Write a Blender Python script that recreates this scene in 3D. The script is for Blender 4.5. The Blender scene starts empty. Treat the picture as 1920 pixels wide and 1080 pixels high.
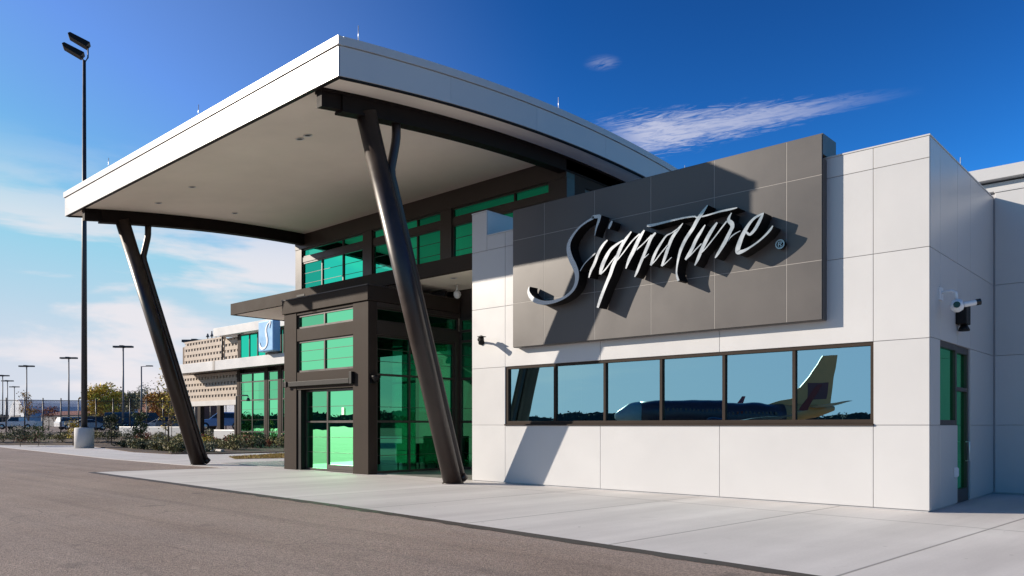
import bpy, bmesh, math, random
from mathutils import Vector, Matrix, noise
random.seed(11)
S = bpy.context.scene
COL = S.collection

# ------------------------------------------------------------------ camera
cd = bpy.data.cameras.new('camera'); cam = bpy.data.objects.new('camera', cd); COL.objects.link(cam)
cam.location = (0, 0, 1.6); cam.rotation_euler = (math.radians(90), 0, math.radians(42.33))
cd.sensor_width = 36.0; cd.lens = 27.32; cd.shift_y = 0.1339
cd.clip_start = 0.1; cd.clip_end = 5000
S.camera = cam

# ------------------------------------------------------------------ sun
SUN = Vector((1.39, 1.0, -0.68)).normalized()          # direction the light travels
sl = bpy.data.lights.new('sun', 'SUN'); sl.energy = 4.6; sl.angle = math.radians(0.5); sl.color = (1.0, 0.89, 0.76)
so = bpy.data.objects.new('sun', sl); COL.objects.link(so); so.location = (-40, -40, 40)
so.rotation_euler = SUN.to_track_quat('-Z', 'Y').to_euler()
ELEV = math.asin(-SUN.z); AZ = math.atan2(-SUN.x, -SUN.y)

# ------------------------------------------------------------------ world: sky with clouds
W = bpy.data.worlds.new('World'); S.world = W; W.use_nodes = True
nt = W.node_tree; nt.nodes.clear()
def N(t, **k):
    n = nt.nodes.new(t)
    for a, b in k.items(): setattr(n, a, b)
    return n
def lk(a, b): nt.links.new(a, b)
def M(op, a, b=None, clamp=False):
    n = N('ShaderNodeMath', operation=op, use_clamp=clamp)
    for i, v in enumerate((a, b)):
        if v is None: continue
        if hasattr(v, 'is_linked') or hasattr(v, 'links'): lk(v, n.inputs[i])
        else: n.inputs[i].default_value = v
    return n.outputs[0]
def MR(v, a, b, c=0.0, d=1.0, smooth=True):
    n = N('ShaderNodeMapRange'); n.interpolation_type = 'SMOOTHSTEP' if smooth else 'LINEAR'
    lk(v, n.inputs[0])
    for i, x in enumerate((a, b, c, d)): n.inputs[i + 1].default_value = x
    return n.outputs[0]
sky = N('ShaderNodeTexSky', sky_type='NISHITA'); sky.sun_disc = False
sky.sun_elevation = ELEV; sky.sun_rotation = AZ
sky.air_density = 1.0; sky.dust_density = 0.4; sky.ozone_density = 2.6; sky.altitude = 200
gm = N('ShaderNodeGamma'); gm.inputs[1].default_value = 2.1; lk(sky.outputs[0], gm.inputs[0])   # deep polarised blue
vs = N('ShaderNodeVectorMath', operation='SCALE'); lk(gm.outputs[0], vs.inputs[0]); vs.inputs['Scale'].default_value = 0.23
vm = N('ShaderNodeVectorMath', operation='MULTIPLY'); lk(vs.outputs[0], vm.inputs[0]); vm.inputs[1].default_value = (0.36, 0.95, 1.10)
hs = N('ShaderNodeVectorMath', operation='MINIMUM'); lk(vm.outputs[0], hs.inputs[0]); hs.inputs[1].default_value = (3.3, 3.8, 5.3)
tc = N('ShaderNodeTexCoord'); sp = N('ShaderNodeSeparateXYZ'); lk(tc.outputs['Generated'], sp.inputs[0])
dx, dy, dz = sp.outputs
def comb(a, b, c):
    n = N('ShaderNodeCombineXYZ')
    for i, v in enumerate((a, b, c)):
        if isinstance(v, (int, float)): n.inputs[i].default_value = v
        else: lk(v, n.inputs[i])
    return n.outputs[0]
def NOI(vec, scale, detail=6, rough=0.55, dist=0.0):
    n = N('ShaderNodeTexNoise'); lk(vec, n.inputs['Vector'])
    n.inputs['Scale'].default_value = scale; n.inputs['Detail'].default_value = detail
    n.inputs['Roughness'].default_value = rough; n.inputs['Distortion'].default_value = dist
    return n.outputs[0]
# low banks of stratus towards the sun side
lowv = comb(M('MULTIPLY', dx, 2.4), M('MULTIPLY', dy, 2.4), M('MULTIPLY', dz, 13.0))
low = MR(NOI(lowv, 1.25, 7, 0.55, 0.3), 0.46, 0.60)
low = M('MULTIPLY', low, MR(dz, 0.17, 0.33, 1.0, 0.0))
low = M('MULTIPLY', low, MR(M('MULTIPLY', dx, -1.0), 0.42, 0.80))
ndx = M('MULTIPLY', dx, -1.0)
haze = M('MAXIMUM', M('MULTIPLY', MR(dz, 0.0, 0.24, 0.62, 0.0), MR(ndx, 0.0, 0.8, 0.35, 1.0)), M('MULTIPLY', MR(ndx, 0.55, 0.97), 0.24))
# one torn cirrus streak plus a small puff, laid out on a sky plane
zc = M('MAXIMUM', dz, 0.02)
px, py = M('DIVIDE', dx, zc), M('DIVIDE', dy, zc)
qx, qy = M('ADD', px, 1.56), M('SUBTRACT', py, 2.22)
s_ = M('ADD', M('MULTIPLY', qx, 0.958), M('MULTIPLY', qy, 0.287))
w_ = M('ADD', M('MULTIPLY', qx, -0.287), M('MULTIPLY', qy, 0.958))
T = MR(s_, 0.0, 0.92, 0.34, 0.06, False)
mw = M('SUBTRACT', 1.0, M('DIVIDE', M('ABSOLUTE', M('SUBTRACT', w_, 0.05)), T), True)
ms = M('MULTIPLY', MR(s_, -0.06, 0.14), MR(s_, 0.55, 0.98, 1.0, 0.0))
cv = comb(M('MULTIPLY', s_, 3.6), M('MULTIPLY', w_, 11.0), M('ADD', M('MULTIPLY', s_, 2.0), M('MULTIPLY', w_, 3.0)))
cn = NOI(cv, 2.3, 10, 0.66, 1.3)
cir = M('MULTIPLY', MR(M('ADD', M('MULTIPLY', mw, 0.50), cn), 0.60, 1.02), ms)
cir = M('MULTIPLY', cir, MR(mw, 0.0, 0.3))
cir = M('MULTIPLY', cir, MR(s_, 0.1, 0.9, 0.95, 0.35))
pd = M('SQRT', M('ADD', M('POWER', M('ADD', px, 1.26), 2.0), M('POWER', M('SUBTRACT', py, 1.755), 2.0)))
puff = M('MULTIPLY', MR(pd, 0.0, 0.06, 0.30, 0.0), MR(cn, 0.35, 0.6))
cir = M('MAXIMUM', cir, puff)
def mixc(fac, a, b):
    n = N('ShaderNodeMix', data_type='RGBA'); lk(fac, n.inputs[0])
    lk(a, n.inputs[6])
    if isinstance(b, tuple): n.inputs[7].default_value = b
    else: lk(b, n.inputs[7])
    return n.outputs[2]
c = mixc(haze, hs.outputs[0], (3.8, 4.5, 5.5, 1))
c = mixc(M('MULTIPLY', MR(dz, 0.0, 0.32, 0.80, 0.0), MR(ndx, 0.12, 0.75)), c, (4.5, 4.75, 5.2, 1))
c = mixc(M('MULTIPLY', low, 0.85), c, (5.6, 5.3, 5.5, 1))
c = mixc(M('MULTIPLY', cir, 0.82), c, (4.2, 4.3, 5.2, 1))
bg = N('ShaderNodeBackground'); bg.inputs[1].default_value = 0.10; lk(c, bg.inputs[0])
wo = N('ShaderNodeOutputWorld'); lk(bg.outputs[0], wo.inputs[0])

S.view_settings.view_transform = 'Standard'; S.view_settings.look = 'None'
S.view_settings.exposure = 0.64; S.view_settings.gamma = 1.0
S.cycles.max_bounces = 10; S.cycles.transparent_max_bounces = 16; S.cycles.sample_clamp_indirect = 6.0
S.cycles.use_denoising = True

# ------------------------------------------------------------------ materials
def nodes_of(name):
    m = bpy.data.materials.new(name); m.use_nodes = True
    t = m.node_tree; t.nodes.clear()
    return m, t
class NB:                                                # tiny node builder
    def __init__(s, t): s.t = t
    def n(s, typ, **k):
        x = s.t.nodes.new(typ)
        for a, b in k.items(): setattr(x, a, b)
        return x
    def l(s, a, b): s.t.links.new(a, b)
    def noise(s, vec, scale, detail=4, rough=0.55):
        x = s.n('ShaderNodeTexNoise'); s.l(vec, x.inputs['Vector'])
        x.inputs['Scale'].default_value = scale; x.inputs['Detail'].default_value = detail; x.inputs['Roughness'].default_value = rough
        return x.outputs[0]
    def ramp(s, f, a, b, c0, c1):
        x = s.n('ShaderNodeMapRange'); s.l(f, x.inputs[0])
        for i, v in enumerate((a, b, c0, c1)): x.inputs[i + 1].default_value = v
        return x.outputs[0]
    def mix(s, f, a, b, blend='MIX'):
        x = s.n('ShaderNodeMix', data_type='RGBA', blend_type=blend)
        for i, v in ((0, f), (6, a), (7, b)):
            if isinstance(v, (int, float)): x.inputs[i].default_value = v
            elif isinstance(v, tuple): x.inputs[i].default_value = v if len(v) == 4 else (*v, 1)
            else: s.l(v, x.inputs[i])
        return x.outputs[2]
    def math(s, op, a, b=None):
        x = s.n('ShaderNodeMath', operation=op)
        for i, v in enumerate((a, b)):
            if v is None: continue
            if isinstance(v, (int, float)): x.inputs[i].default_value = v
            else: s.l(v, x.inputs[i])
        return x.outputs[0]
    def out(s, sh):
        o = s.n('ShaderNodeOutputMaterial'); s.l(sh, o.inputs[0])
def pm(name, col, rough=0.6, metal=0.0, var=0.08, scale=1.5, bump=0.0, bscale=60.0, spec=0.5, island=0.0, rv=0.06):
    m, t = nodes_of(name); b = NB(t)
    pos = b.n('ShaderNodeTexCoord').outputs['Object']
    f = b.noise(pos, scale, 5, 0.6)
    f = b.ramp(f, 0.3, 0.7, 0.0, 1.0)
    lo = tuple(max(0, x * (1 - var)) for x in col); hi = tuple(x * (1 + var) for x in col)
    c = b.mix(f, lo, hi)
    if island:
        g = b.n('ShaderNodeNewGeometry').outputs['Random Per Island']
        hsv = b.n('ShaderNodeHueSaturation'); b.l(c, hsv.inputs['Color'])
        b.l(b.ramp(g, 0, 1, 1 - island, 1 + island), hsv.inputs['Value'])
        b.l(b.ramp(g, 0, 1, 0.5 - island * 0.06, 0.5 + island * 0.06), hsv.inputs['Hue'])
        c = hsv.outputs[0]
    p = b.n('ShaderNodeBsdfPrincipled'); b.l(c, p.inputs['Base Color'])
    p.inputs['Metallic'].default_value = metal; p.inputs['Specular IOR Level'].default_value = spec
    b.l(b.ramp(f, 0, 1, max(0.02, rough - rv), rough + rv), p.inputs['Roughness'])
    if bump:
        bn = b.n('ShaderNodeBump'); bn.inputs['Strength'].default_value = bump; bn.inputs['Distance'].default_value = 0.01
        b.l(b.noise(pos, bscale, 3), bn.inputs['Height']); b.l(bn.outputs[0], p.inputs['Normal'])
    b.out(p.outputs[0]); return m
def glass(name, refl, trans, amount, wav=0.0015):
    m, t = nodes_of(name); b = NB(t)
    pos = b.n('ShaderNodeTexCoord').outputs['Object']
    bn = b.n('ShaderNodeBump'); bn.inputs['Strength'].default_value = 0.25; bn.inputs['Distance'].default_value = wav * 4
    b.l(b.noise(pos, 0.8, 2), bn.inputs['Height'])
    g = b.n('ShaderNodeBsdfGlossy'); g.inputs['Color'].default_value = (*refl, 1); g.inputs['Roughness'].default_value = 0.0
    b.l(bn.outputs[0], g.inputs['Normal'])
    tr = b.n('ShaderNodeBsdfTransparent'); tr.inputs['Color'].default_value = (*trans, 1)
    lw = b.n('ShaderNodeLayerWeight'); lw.inputs['Blend'].default_value = 0.25
    f = b.ramp(lw.outputs['Fresnel'], 0.0, 1.0, amount, 1.0)
    mx = b.n('ShaderNodeMixShader'); b.l(f, mx.inputs[0]); b.l(tr.outputs[0], mx.inputs[1]); b.l(g.outputs[0], mx.inputs[2])
    b.out(mx.outputs[0]); return m
def concrete_mat():
    m, t = nodes_of('concrete_paving'); b = NB(t)
    pos = b.n('ShaderNodeNewGeometry').outputs['Position']
    mp = b.n('ShaderNodeMapping'); b.l(pos, mp.inputs['Vector']); mp.inputs['Rotation'].default_value = (0, 0, math.radians(4.0))
    s = b.n('ShaderNodeSeparateXYZ'); b.l(mp.outputs[0], s.inputs[0])
    st = b.n('ShaderNodeMapping'); b.l(mp.outputs[0], st.inputs['Vector']); st.inputs['Scale'].default_value = (1.0, 0.12, 1)
    f1 = b.ramp(b.noise(st.outputs[0], 0.9, 5, 0.6), 0.32, 0.68, 0, 1)
    f2 = b.ramp(b.noise(pos, 0.35, 4, 0.6), 0.3, 0.7, 0, 1)
    f3 = b.noise(pos, 26, 4, 0.7)
    c = b.mix(f1, (0.51, 0.48, 0.455), (0.71, 0.675, 0.64))
    c = b.mix(b.math('MULTIPLY', f2, 0.5), c, (0.45, 0.425, 0.40))
    c = b.mix(b.ramp(f3, 0.25, 0.75, 0.0, 0.18), c, (0.30, 0.29, 0.28))
    def line(v, per, off, half):
        fr = b.math('FRACT', b.math('DIVIDE', b.math('ADD', v, off), per))
        d = b.math('MULTIPLY', b.math('ABSOLUTE', b.math('SUBTRACT', fr, 0.5)), per)
        return b.ramp(d, half * 0.5, half * 1.6, 1.0, 0.0)
    j = b.math('MAXIMUM', line(s.outputs[0], 3.05, 2.05 + 3.05, 0.018), line(s.outputs[1], 7.0, 3.9, 0.018))
    c = b.mix(b.math('MULTIPLY', j, 0.75), c, (0.14, 0.13, 0.12))
    # odd stains
    stn = b.ramp(b.noise(pos, 1.7, 2, 0.5), 0.70, 0.78, 0, 0.35)
    c = b.mix(stn, c, (0.36, 0.335, 0.31))
    dr = b.ramp(b.noise(pos, 6.0, 2, 0.5), 0.74, 0.78, 0, 0.5); c = b.mix(dr, c, (0.17, 0.155, 0.14))
    p = b.n('ShaderNodeBsdfPrincipled'); b.l(c, p.inputs['Base Color']); b.l(b.ramp(f3, 0.2, 0.8, 0.6, 0.85), p.inputs['Roughness'])
    bn = b.n('ShaderNodeBump'); bn.inputs['Strength'].default_value = 0.25; bn.inputs['Distance'].default_value = 0.01
    b.l(b.math('SUBTRACT', b.noise(pos, 90, 3), j), bn.inputs['Height']); b.l(bn.outputs[0], p.inputs['Normal'])
    b.out(p.outputs[0]); return m
def asphalt_mat():
    m, t = nodes_of('asphalt'); b = NB(t)
    pos = b.n('ShaderNodeNewGeometry').outputs['Position']
    f1 = b.ramp(b.noise(pos, 0.22, 5, 0.6), 0.3, 0.7, 0, 1)
    st = b.n('ShaderNodeMapping'); b.l(pos, st.inputs['Vector']); st.inputs['Scale'].default_value = (0.08, 1.0, 1)
    f2 = b.ramp(b.noise(st.outputs[0], 0.8, 4, 0.6), 0.35, 0.68, 0, 1)
    ag = b.n('ShaderNodeTexVoronoi'); b.l(pos, ag.inputs['Vector']); ag.inputs['Scale'].default_value = 70
    c = b.mix(f1, (0.205, 0.153, 0.123), (0.305, 0.236, 0.190))
    c = b.mix(b.math('MULTIPLY', f2, 0.45), c, (0.31, 0.255, 0.22))
    sepc = b.n('ShaderNodeSeparateColor'); b.l(ag.outputs['Color'], sepc.inputs[0])
    g = b.ramp(sepc.outputs[0], 0.0, 1.0, 0.55, 1.45)
    hv = b.n('ShaderNodeHueSaturation'); b.l(c, hv.inputs['Color']); b.l(g, hv.inputs['Value']); c = hv.outputs[0]
    pale = b.ramp(b.noise(pos, 2.3, 5, 0.7), 0.62, 0.72, 0, 0.6)        # worn pale patches
    c = b.mix(pale, c, (0.40, 0.33, 0.27))
    trk = b.n('ShaderNodeMapping'); b.l(pos, trk.inputs['Vector']); trk.inputs['Rotation'].default_value = (0, 0, math.radians(9)); trk.inputs['Scale'].default_value = (0.05, 1.6, 1)
    c = b.mix(b.ramp(b.noise(trk.outputs[0], 1.0, 6, 0.65), 0.52, 0.70, 0, 0.40), c, (0.11, 0.088, 0.078))      # tyre wear
    oil = b.ramp(b.noise(pos, 1.1, 3, 0.5), 0.66, 0.74, 0, 0.5); c = b.mix(oil, c, (0.085, 0.070, 0.062))
    wp = b.n('ShaderNodeVectorMath', operation='ADD'); b.l(pos, wp.inputs[0])
    wn = b.n('ShaderNodeTexNoise'); b.l(pos, wn.inputs['Vector']); wn.inputs['Scale'].default_value = 0.7; wn.inputs['Detail'].default_value = 5
    b.l(wn.outputs['Color'], wp.inputs[1])
    ck = b.n('ShaderNodeTexVoronoi', feature='DISTANCE_TO_EDGE'); b.l(wp.outputs[0], ck.inputs['Vector']); ck.inputs['Scale'].default_value = 0.23
    crack = b.math('MULTIPLY', b.ramp(ck.outputs['Distance'], 0.001, 0.005, 0.35, 0.0), b.ramp(b.noise(pos, 0.3, 2), 0.48, 0.56, 0, 1))
    c = b.mix(crack, c, (0.05, 0.042, 0.038))
    sp_ = b.ramp(b.noise(pos, 9.0, 3, 0.7), 0.70, 0.76, 0, 0.45); c = b.mix(sp_, c, (0.42, 0.30, 0.18))          # sandy specks
    p = b.n('ShaderNodeBsdfPrincipled'); b.l(c, p.inputs['Base Color']); p.inputs['Roughness'].default_value = 0.82; p.inputs['Specular IOR Level'].default_value = 0.35
    bn = b.n('ShaderNodeBump'); bn.inputs['Strength'].default_value = 0.6; bn.inputs['Distance'].default_value = 0.008
    b.l(ag.outputs['Distance'], bn.inputs['Height']); b.l(bn.outputs[0], p.inputs['Normal'])
    b.out(p.outputs[0]); return m
MT = dict(
    concrete=concrete_mat(), asphalt=asphalt_mat(),
    seam=pm('bitumen_seam', (0.045, 0.034, 0.028), 0.7, var=0.3, scale=6),
    white=pm('white_metal_panel', (0.50, 0.495, 0.49), 0.34, var=0.03, scale=0.6, spec=0.5, island=0.03, bump=0.05, bscale=1.3),
    backing=pm('panel_joint_backing', (0.40, 0.40, 0.41), 0.6),
    dark=pm('charcoal_metal_panel', (0.078, 0.069, 0.064), 0.40, var=0.06, scale=0.5),
    reveal=pm('aluminium_reveal', (0.26, 0.24, 0.22), 0.45, var=0.05),
    bronze=pm('dark_bronze_metal', (0.042, 0.032, 0.027), 0.38, var=0.12, scale=1.2),
    bronze2=pm('bronze_cladding', (0.040, 0.030, 0.024), 0.6, var=0.14, scale=0.9, spec=0.08),
    steel=pm('brown_painted_steel', (0.034, 0.022, 0.017), 0.38, var=0.25, scale=2.0),
    beam=pm('dark_steel_beam', (0.014, 0.010, 0.009), 0.6, spec=0.1, var=0.15, scale=2.0),
    soffit=pm('stucco_soffit', (0.92, 0.84, 0.74), 0.85, var=0.06, scale=0.35, bump=0.15),
    black=pm('black_metal', (0.010, 0.009, 0.009), 0.5, var=0.2, spec=0.2),
    letter=pm('brushed_letter_face', (0.33, 0.345, 0.36), 0.28, metal=0.65, var=0.08, scale=3),
    lpole=pm('dark_pole_paint', (0.035, 0.032, 0.034), 0.45, var=0.15),
    gpole=pm('galvanised_pole', (0.15, 0.15, 0.16), 0.5, var=0.15),
    camwhite=pm('camera_white_plastic', (0.74, 0.75, 0.76), 0.35, var=0.03),
    lens=pm('lens_black_glass', (0.006, 0.006, 0.008), 0.06, var=0.1),
    cast=pm('cast_concrete', (0.52, 0.50, 0.48), 0.8, var=0.10, scale=1.5, bump=0.2),
    precast=pm('precast_block', (0.42, 0.355, 0.295), 0.8, var=0.15, scale=2.0),
    precastd=pm('recessed_block', (0.17, 0.13, 0.10), 0.9, var=0.2),
    mulch=pm('bark_mulch', (0.060, 0.038, 0.026), 0.95, var=0.5, scale=7, bump=0.8, bscale=30),
    grass=pm('dormant_grass', (0.30, 0.21, 0.06), 0.95, var=0.3, scale=5, island=0.35),
    tgrass=pm('embankment_grass', (0.11, 0.080, 0.055), 0.95, var=0.35, scale=1.2),
    interior=pm('interior_wall', (0.20, 0.19, 0.17), 0.8, var=0.08),
    intfloor=pm('interior_floor', (0.26, 0.25, 0.23), 0.35, var=0.08),
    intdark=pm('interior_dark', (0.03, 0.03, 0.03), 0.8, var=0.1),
    roofm=pm('roof_membrane', (0.5, 0.5, 0.48), 0.8),
    rod=pm('rod_aluminium', (0.75, 0.76, 0.78), 0.3, metal=0.6),
    blue=pm('sign_blue', (0.19, 0.40, 0.64), 0.35, var=0.05),
    blued=pm('sign_blue_side', (0.04, 0.12, 0.34), 0.35, var=0.05),
    signwhite=pm('sign_white', (0.82, 0.82, 0.82), 0.35, var=0.02),
    tyre=pm('tyre_rubber', (0.014, 0.014, 0.014), 0.85),
    rim=pm('wheel_rim', (0.45, 0.45, 0.46), 0.3, metal=0.8),
    carglass=pm('car_glass', (0.010, 0.014, 0.018), 0.06, var=0.1),
    lamp=pm('headlamp_lens', (0.7, 0.7, 0.68), 0.15),
    bark=pm('tree_bark', (0.13, 0.095, 0.07), 0.9, var=0.3, scale=5),
    brick=pm('red_brick', (0.20, 0.075, 0.055), 0.85, var=0.2, scale=0.4),
    tent=pm('grey_hangar_skin', (0.42, 0.45, 0.50), 0.5, var=0.08, scale=0.1),
)
for k, colr in dict(leaf_green=(0.055, 0.085, 0.022), leaf_yellow=(0.50, 0.36, 0.05), leaf_orange=(0.40, 0.20, 0.03), leaf_grey=(0.22, 0.21, 0.12),
                    leaf_dark=(0.055, 0.070, 0.030), leaf_red=(0.25, 0.07, 0.03), leaf_olive=(0.20, 0.175, 0.065), leaf_far=(0.035, 0.045, 0.035)).items():
    MT[k] = pm(k, colr, 0.75, var=0.3, scale=0.8, island=0.45)
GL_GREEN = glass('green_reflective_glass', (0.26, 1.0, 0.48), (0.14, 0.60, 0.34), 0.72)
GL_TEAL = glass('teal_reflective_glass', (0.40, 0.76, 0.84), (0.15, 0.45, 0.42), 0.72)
GL_SIDE = glass('shaded_green_glass', (0.10, 0.62, 0.34), (0.09, 0.44, 0.25), 0.26)  # darker copy of the green glass, the side's shade put into its tint
GL_UP = glass('clerestory_glass', (0.04, 0.86, 0.52), (0.12, 0.45, 0.32), 0.62)

# ------------------------------------------------------------------ object helpers
ORG = {}
def tag(o, label=None, cat=None, group=None, kind=None):
    if label: o['label'] = label
    if cat: o['category'] = cat
    if group: o['group'] = group
    if kind: o['kind'] = kind
    return o
def thing(name, label, cat, loc=(0, 0, 0), rz=0.0, group=None, local=False):
    o = bpy.data.objects.new(name, None); COL.objects.link(o); o.empty_display_size = 0.3
    o.location = loc; o.rotation_euler = (0, 0, rz)
    ORG[o.name] = Vector((0, 0, 0)) if local else Vector(loc)
    return tag(o, label, cat, group)
class MB:
    def __init__(s): s.bm = bmesh.new(); s.mi = 0
    def face(s, vs):
        try:
            f = s.bm.faces.new(vs); f.material_index = s.mi; return f
        except ValueError: return None
    def poly(s, pts): return s.face([s.bm.verts.new(p) for p in pts])
    def box(s, x0, x1, y0, y1, z0, z1):
        v = [s.bm.verts.new((x, y, z)) for z in (z0, z1) for y in (y0, y1) for x in (x0, x1)]
        for q in ((0, 2, 3, 1), (4, 5, 7, 6), (0, 1, 5, 4), (2, 6, 7, 3), (0, 4, 6, 2), (1, 3, 7, 5)): s.face([v[i] for i in q])
        return s
    def prism(s, prof, fn, a, b):
        """prof: 2-D loop; fn(u, v, w) -> point; extruded from w=a to w=b"""
        A = [s.bm.verts.new(fn(u, v, a)) for u, v in prof]; B = [s.bm.verts.new(fn(u, v, b)) for u, v in prof]
        n = len(prof)
        for i in range(n): s.face([A[i], A[(i + 1) % n], B[(i + 1) % n], B[i]])
        s.face(A[::-1]); s.face(B); return s
    def tube(s, pts, rs, n=12, cap=True):
        pts = [Vector(p) for p in pts]
        if isinstance(rs, (int, float)): rs = [rs] * len(pts)
        rings = []; up = None
        for i, p in enumerate(pts):
            d = (pts[min(i + 1, len(pts) - 1)] - pts[max(i - 1, 0)]).normalized()
            if up is None or abs(up.dot(d)) > 0.95: up = Vector((0, 0, 1)) if abs(d.z) < 0.9 else Vector((1, 0, 0))
            a = d.cross(up).normalized(); bb = d.cross(a).normalized()
            rings.append([s.bm.verts.new(p + (a * math.cos(t) + bb * math.sin(t)) * rs[i]) for t in [2 * math.pi * k / n for k in range(n)]])
        for r0, r1 in zip(rings, rings[1:]):
            for k in range(n):
                f = s.face([r0[k], r0[(k + 1) % n], r1[(k + 1) % n], r1[k]])
                if f: f.smooth = True
        if cap: s.face(rings[0][::-1]); s.face(rings[-1])
        return s
    def lathe(s, prof, c, n=24, axis='Z'):
        rings = []
        for r, h in prof:
            ring = []
            for k in range(n):
                t = 2 * math.pi * k / n; a, b_ = r * math.cos(t), r * math.sin(t)
                p = {'Z': (a, b_, h), 'X': (h, a, b_), 'Y': (a, h, b_)}[axis]
                ring.append(s.bm.verts.new((c[0] + p[0], c[1] + p[1], c[2] + p[2])))
            rings.append(ring)
        for r0, r1 in zip(rings, rings[1:]):
            for k in range(n):
                f = s.face([r0[k], r0[(k + 1) % n], r1[(k + 1) % n], r1[k]])
                if f: f.smooth = True
        s.face(rings[0][::-1]); s.face(rings[-1]); return s
    def leaf(s, p, size, rnd):
        a = Vector((rnd.gauss(0, 1), rnd.gauss(0, 1), rnd.gauss(0, 1))).normalized()
        b_ = a.cross(Vector((rnd.gauss(0, 1), rnd.gauss(0, 1), rnd.gauss(0, 1)))).normalized()
        a = a * size * rnd.uniform(0.6, 1.2); b_ = b_ * size * rnd.uniform(0.35, 0.7)
        s.poly([p - a, p - b_ * 0.9, p + a, p + b_])
    def build(s, name, mat, parent=None, bevel=0.0, origin=None, fix=True):
        if fix: bmesh.ops.recalc_face_normals(s.bm, faces=s.bm.faces)
        off = Vector((0, 0, 0))
        if parent is not None: off = ORG[parent.name]
        elif origin is not None: off = Vector(origin)
        if off.length: bmesh.ops.translate(s.bm, verts=s.bm.verts, vec=-off)
        me = bpy.data.meshes.new(name); s.bm.to_mesh(me); s.bm.free()
        for m in (mat if isinstance(mat, (list, tuple)) else [mat]): me.materials.append(m)
        o = bpy.data.objects.new(name, me); COL.objects.link(o)
        if parent is not None: o.parent = parent; ORG[o.name] = off
        else: o.location = off; ORG[o.name] = off
        if bevel:
            bv = o.modifiers.new('bevel', 'BEVEL'); bv.width = bevel; bv.segments = 2; bv.limit_method = 'ANGLE'; bv.angle_limit = math.radians(40)
        return o
def copy_tree(o, parent=None):
    c_ = o.copy(); COL.objects.link(c_)
    if parent is not None: c_.parent = parent
    for ch in o.children: copy_tree(ch, c_)
    return c_
def struct(name, mb, mat, label, cat=None):
    o = mb.build(name, mat); o['kind'] = 'structure'; o['label'] = label; o['category'] = cat or name.replace('_', ' ')
    return o

# ------------------------------------------------------------------ ground, paving, planting bed
m = MB(); m.poly([(-2500, -2500, -0.012), (2500, -2500, -0.012), (2500, 2500, -0.012), (-2500, 2500, -0.012)])
struct('ground', m, MT['asphalt'], 'worn brown grey asphalt apron in front of the paving', 'ground')
EDGE = [(-95, 19.6), (-66, 16.85), (-39.2, 14.45), (-31, 14.2), (-27.5, 14.35), (-28.39, 9.97), (-13.1, 9.15), (-3.16, 8.26), (14, 6.6)]
m = MB()
top = [(x, y, 0.0) for x, y in EDGE] + [(14, 70, 0.0), (-95, 70, 0.0)]
m.poly(top)
for a, b in zip(EDGE, EDGE[1:]): m.poly([(a[0], a[1], -0.15), (b[0], b[1], -0.15), (b[0], b[1], 0), (a[0], a[1], 0)])
struct('pavement', m, MT['concrete'], 'pale concrete paving around the building', 'pavement')
m = MB(); rs = random.Random(3); L = []; R_ = []
pts = []
for a, b in zip(EDGE[4:], EDGE[5:]):
    n = max(2, int(math.dist(a, b) / 0.25))
    pts += [(a[0] + (b[0] - a[0]) * i / n, a[1] + (b[1] - a[1]) * i / n) for i in range(n)]
A = []; Bv = []
for i, (x, y) in enumerate(pts):
    q = pts[min(i + 1, len(pts) - 1)]; p = pts[max(0, i - 1)]
    d = Vector((q[0] - p[0], q[1] - p[1], 0)).normalized(); nn = Vector((d.y, -d.x, 0))
    if nn.y > 0.1: nn = -nn
    w = 0.17 + rs.uniform(-0.035, 0.05)
    A.append(m.bm.verts.new((x - nn.x * 0.03, y - nn.y * 0.03, 0.004))); Bv.append(m.bm.verts.new((x + nn.x * w, y + nn.y * w, -0.007)))
for i in range(len(A) - 1): m.face([A[i], A[i + 1], Bv[i + 1], Bv[i]])
struct('asphalt_seam', m, MT['seam'], 'dark bitumen seam along the edge of the concrete paving', 'road seam')

BED = [(-76, 24.6), (-61, 21.5), (-47.3, 18.8), (-42.5, 18.9), (-40.6, 20.6), (-40.6, 25.5), (-46, 29.9), (-58, 29.9), (-66, 33), (-80, 32)]
m = MB(); m.poly([(x, y, 0.05) for x, y in BED])
for a, b in zip(BED, BED[1:] + BED[:1]): m.poly([(a[0], a[1], 0), (b[0], b[1], 0), (b[0], b[1], 0.05), (a[0], a[1], 0.05)])
struct('planting_bed', m, MT['mulch'], 'dark bark mulch planting bed behind the light pole', 'planting bed')
m = MB()                                                # kerb that crosses the bed
m.box(-0.5, 0.5, -0.09, 0.09, 0.05, 0.16)
o = struct('kerb', m, MT['cast'], 'thin pale concrete kerb crossing the planting bed', 'kerb')
ka, kb = Vector((-60.5, 24.6, 0)), Vector((-43.5, 22.4, 0)); o.location = (ka + kb) / 2; o.scale.x = (kb - ka).length
o.rotation_euler.z = math.atan2((kb - ka).y, (kb - ka).x)
m = MB(); rg = random.Random(5)
def inpoly(x, y, P):
    r = False
    for (x0, y0), (x1, y1) in zip(P, P[1:] + P[:1]):
        if (y0 > y) != (y1 > y) and x < (x1 - x0) * (y - y0) / (y1 - y0) + x0: r = not r
    return r
GP = [(-36.7, 19.2), (-34.2, 18.2), (-33.2, 21.0), (-36.2, 24.0), (-39.0, 23.6)]
m.poly([(x, y, 0.02) for x, y in GP])
for _ in range(6000):
    x, y = rg.uniform(-39, -33), rg.uniform(18, 24)
    if inpoly(x, y, GP):
        h = rg.uniform(0.03, 0.09); a = rg.uniform(0, 6.3); w = 0.012
        m.poly([(x - w * math.cos(a), y - w * math.sin(a), 0.02), (x + w * math.cos(a), y + w * math.sin(a), 0.02), (x + rg.uniform(-.03, .03), y + rg.uniform(-.03, .03), 0.02 + h)])
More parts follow.
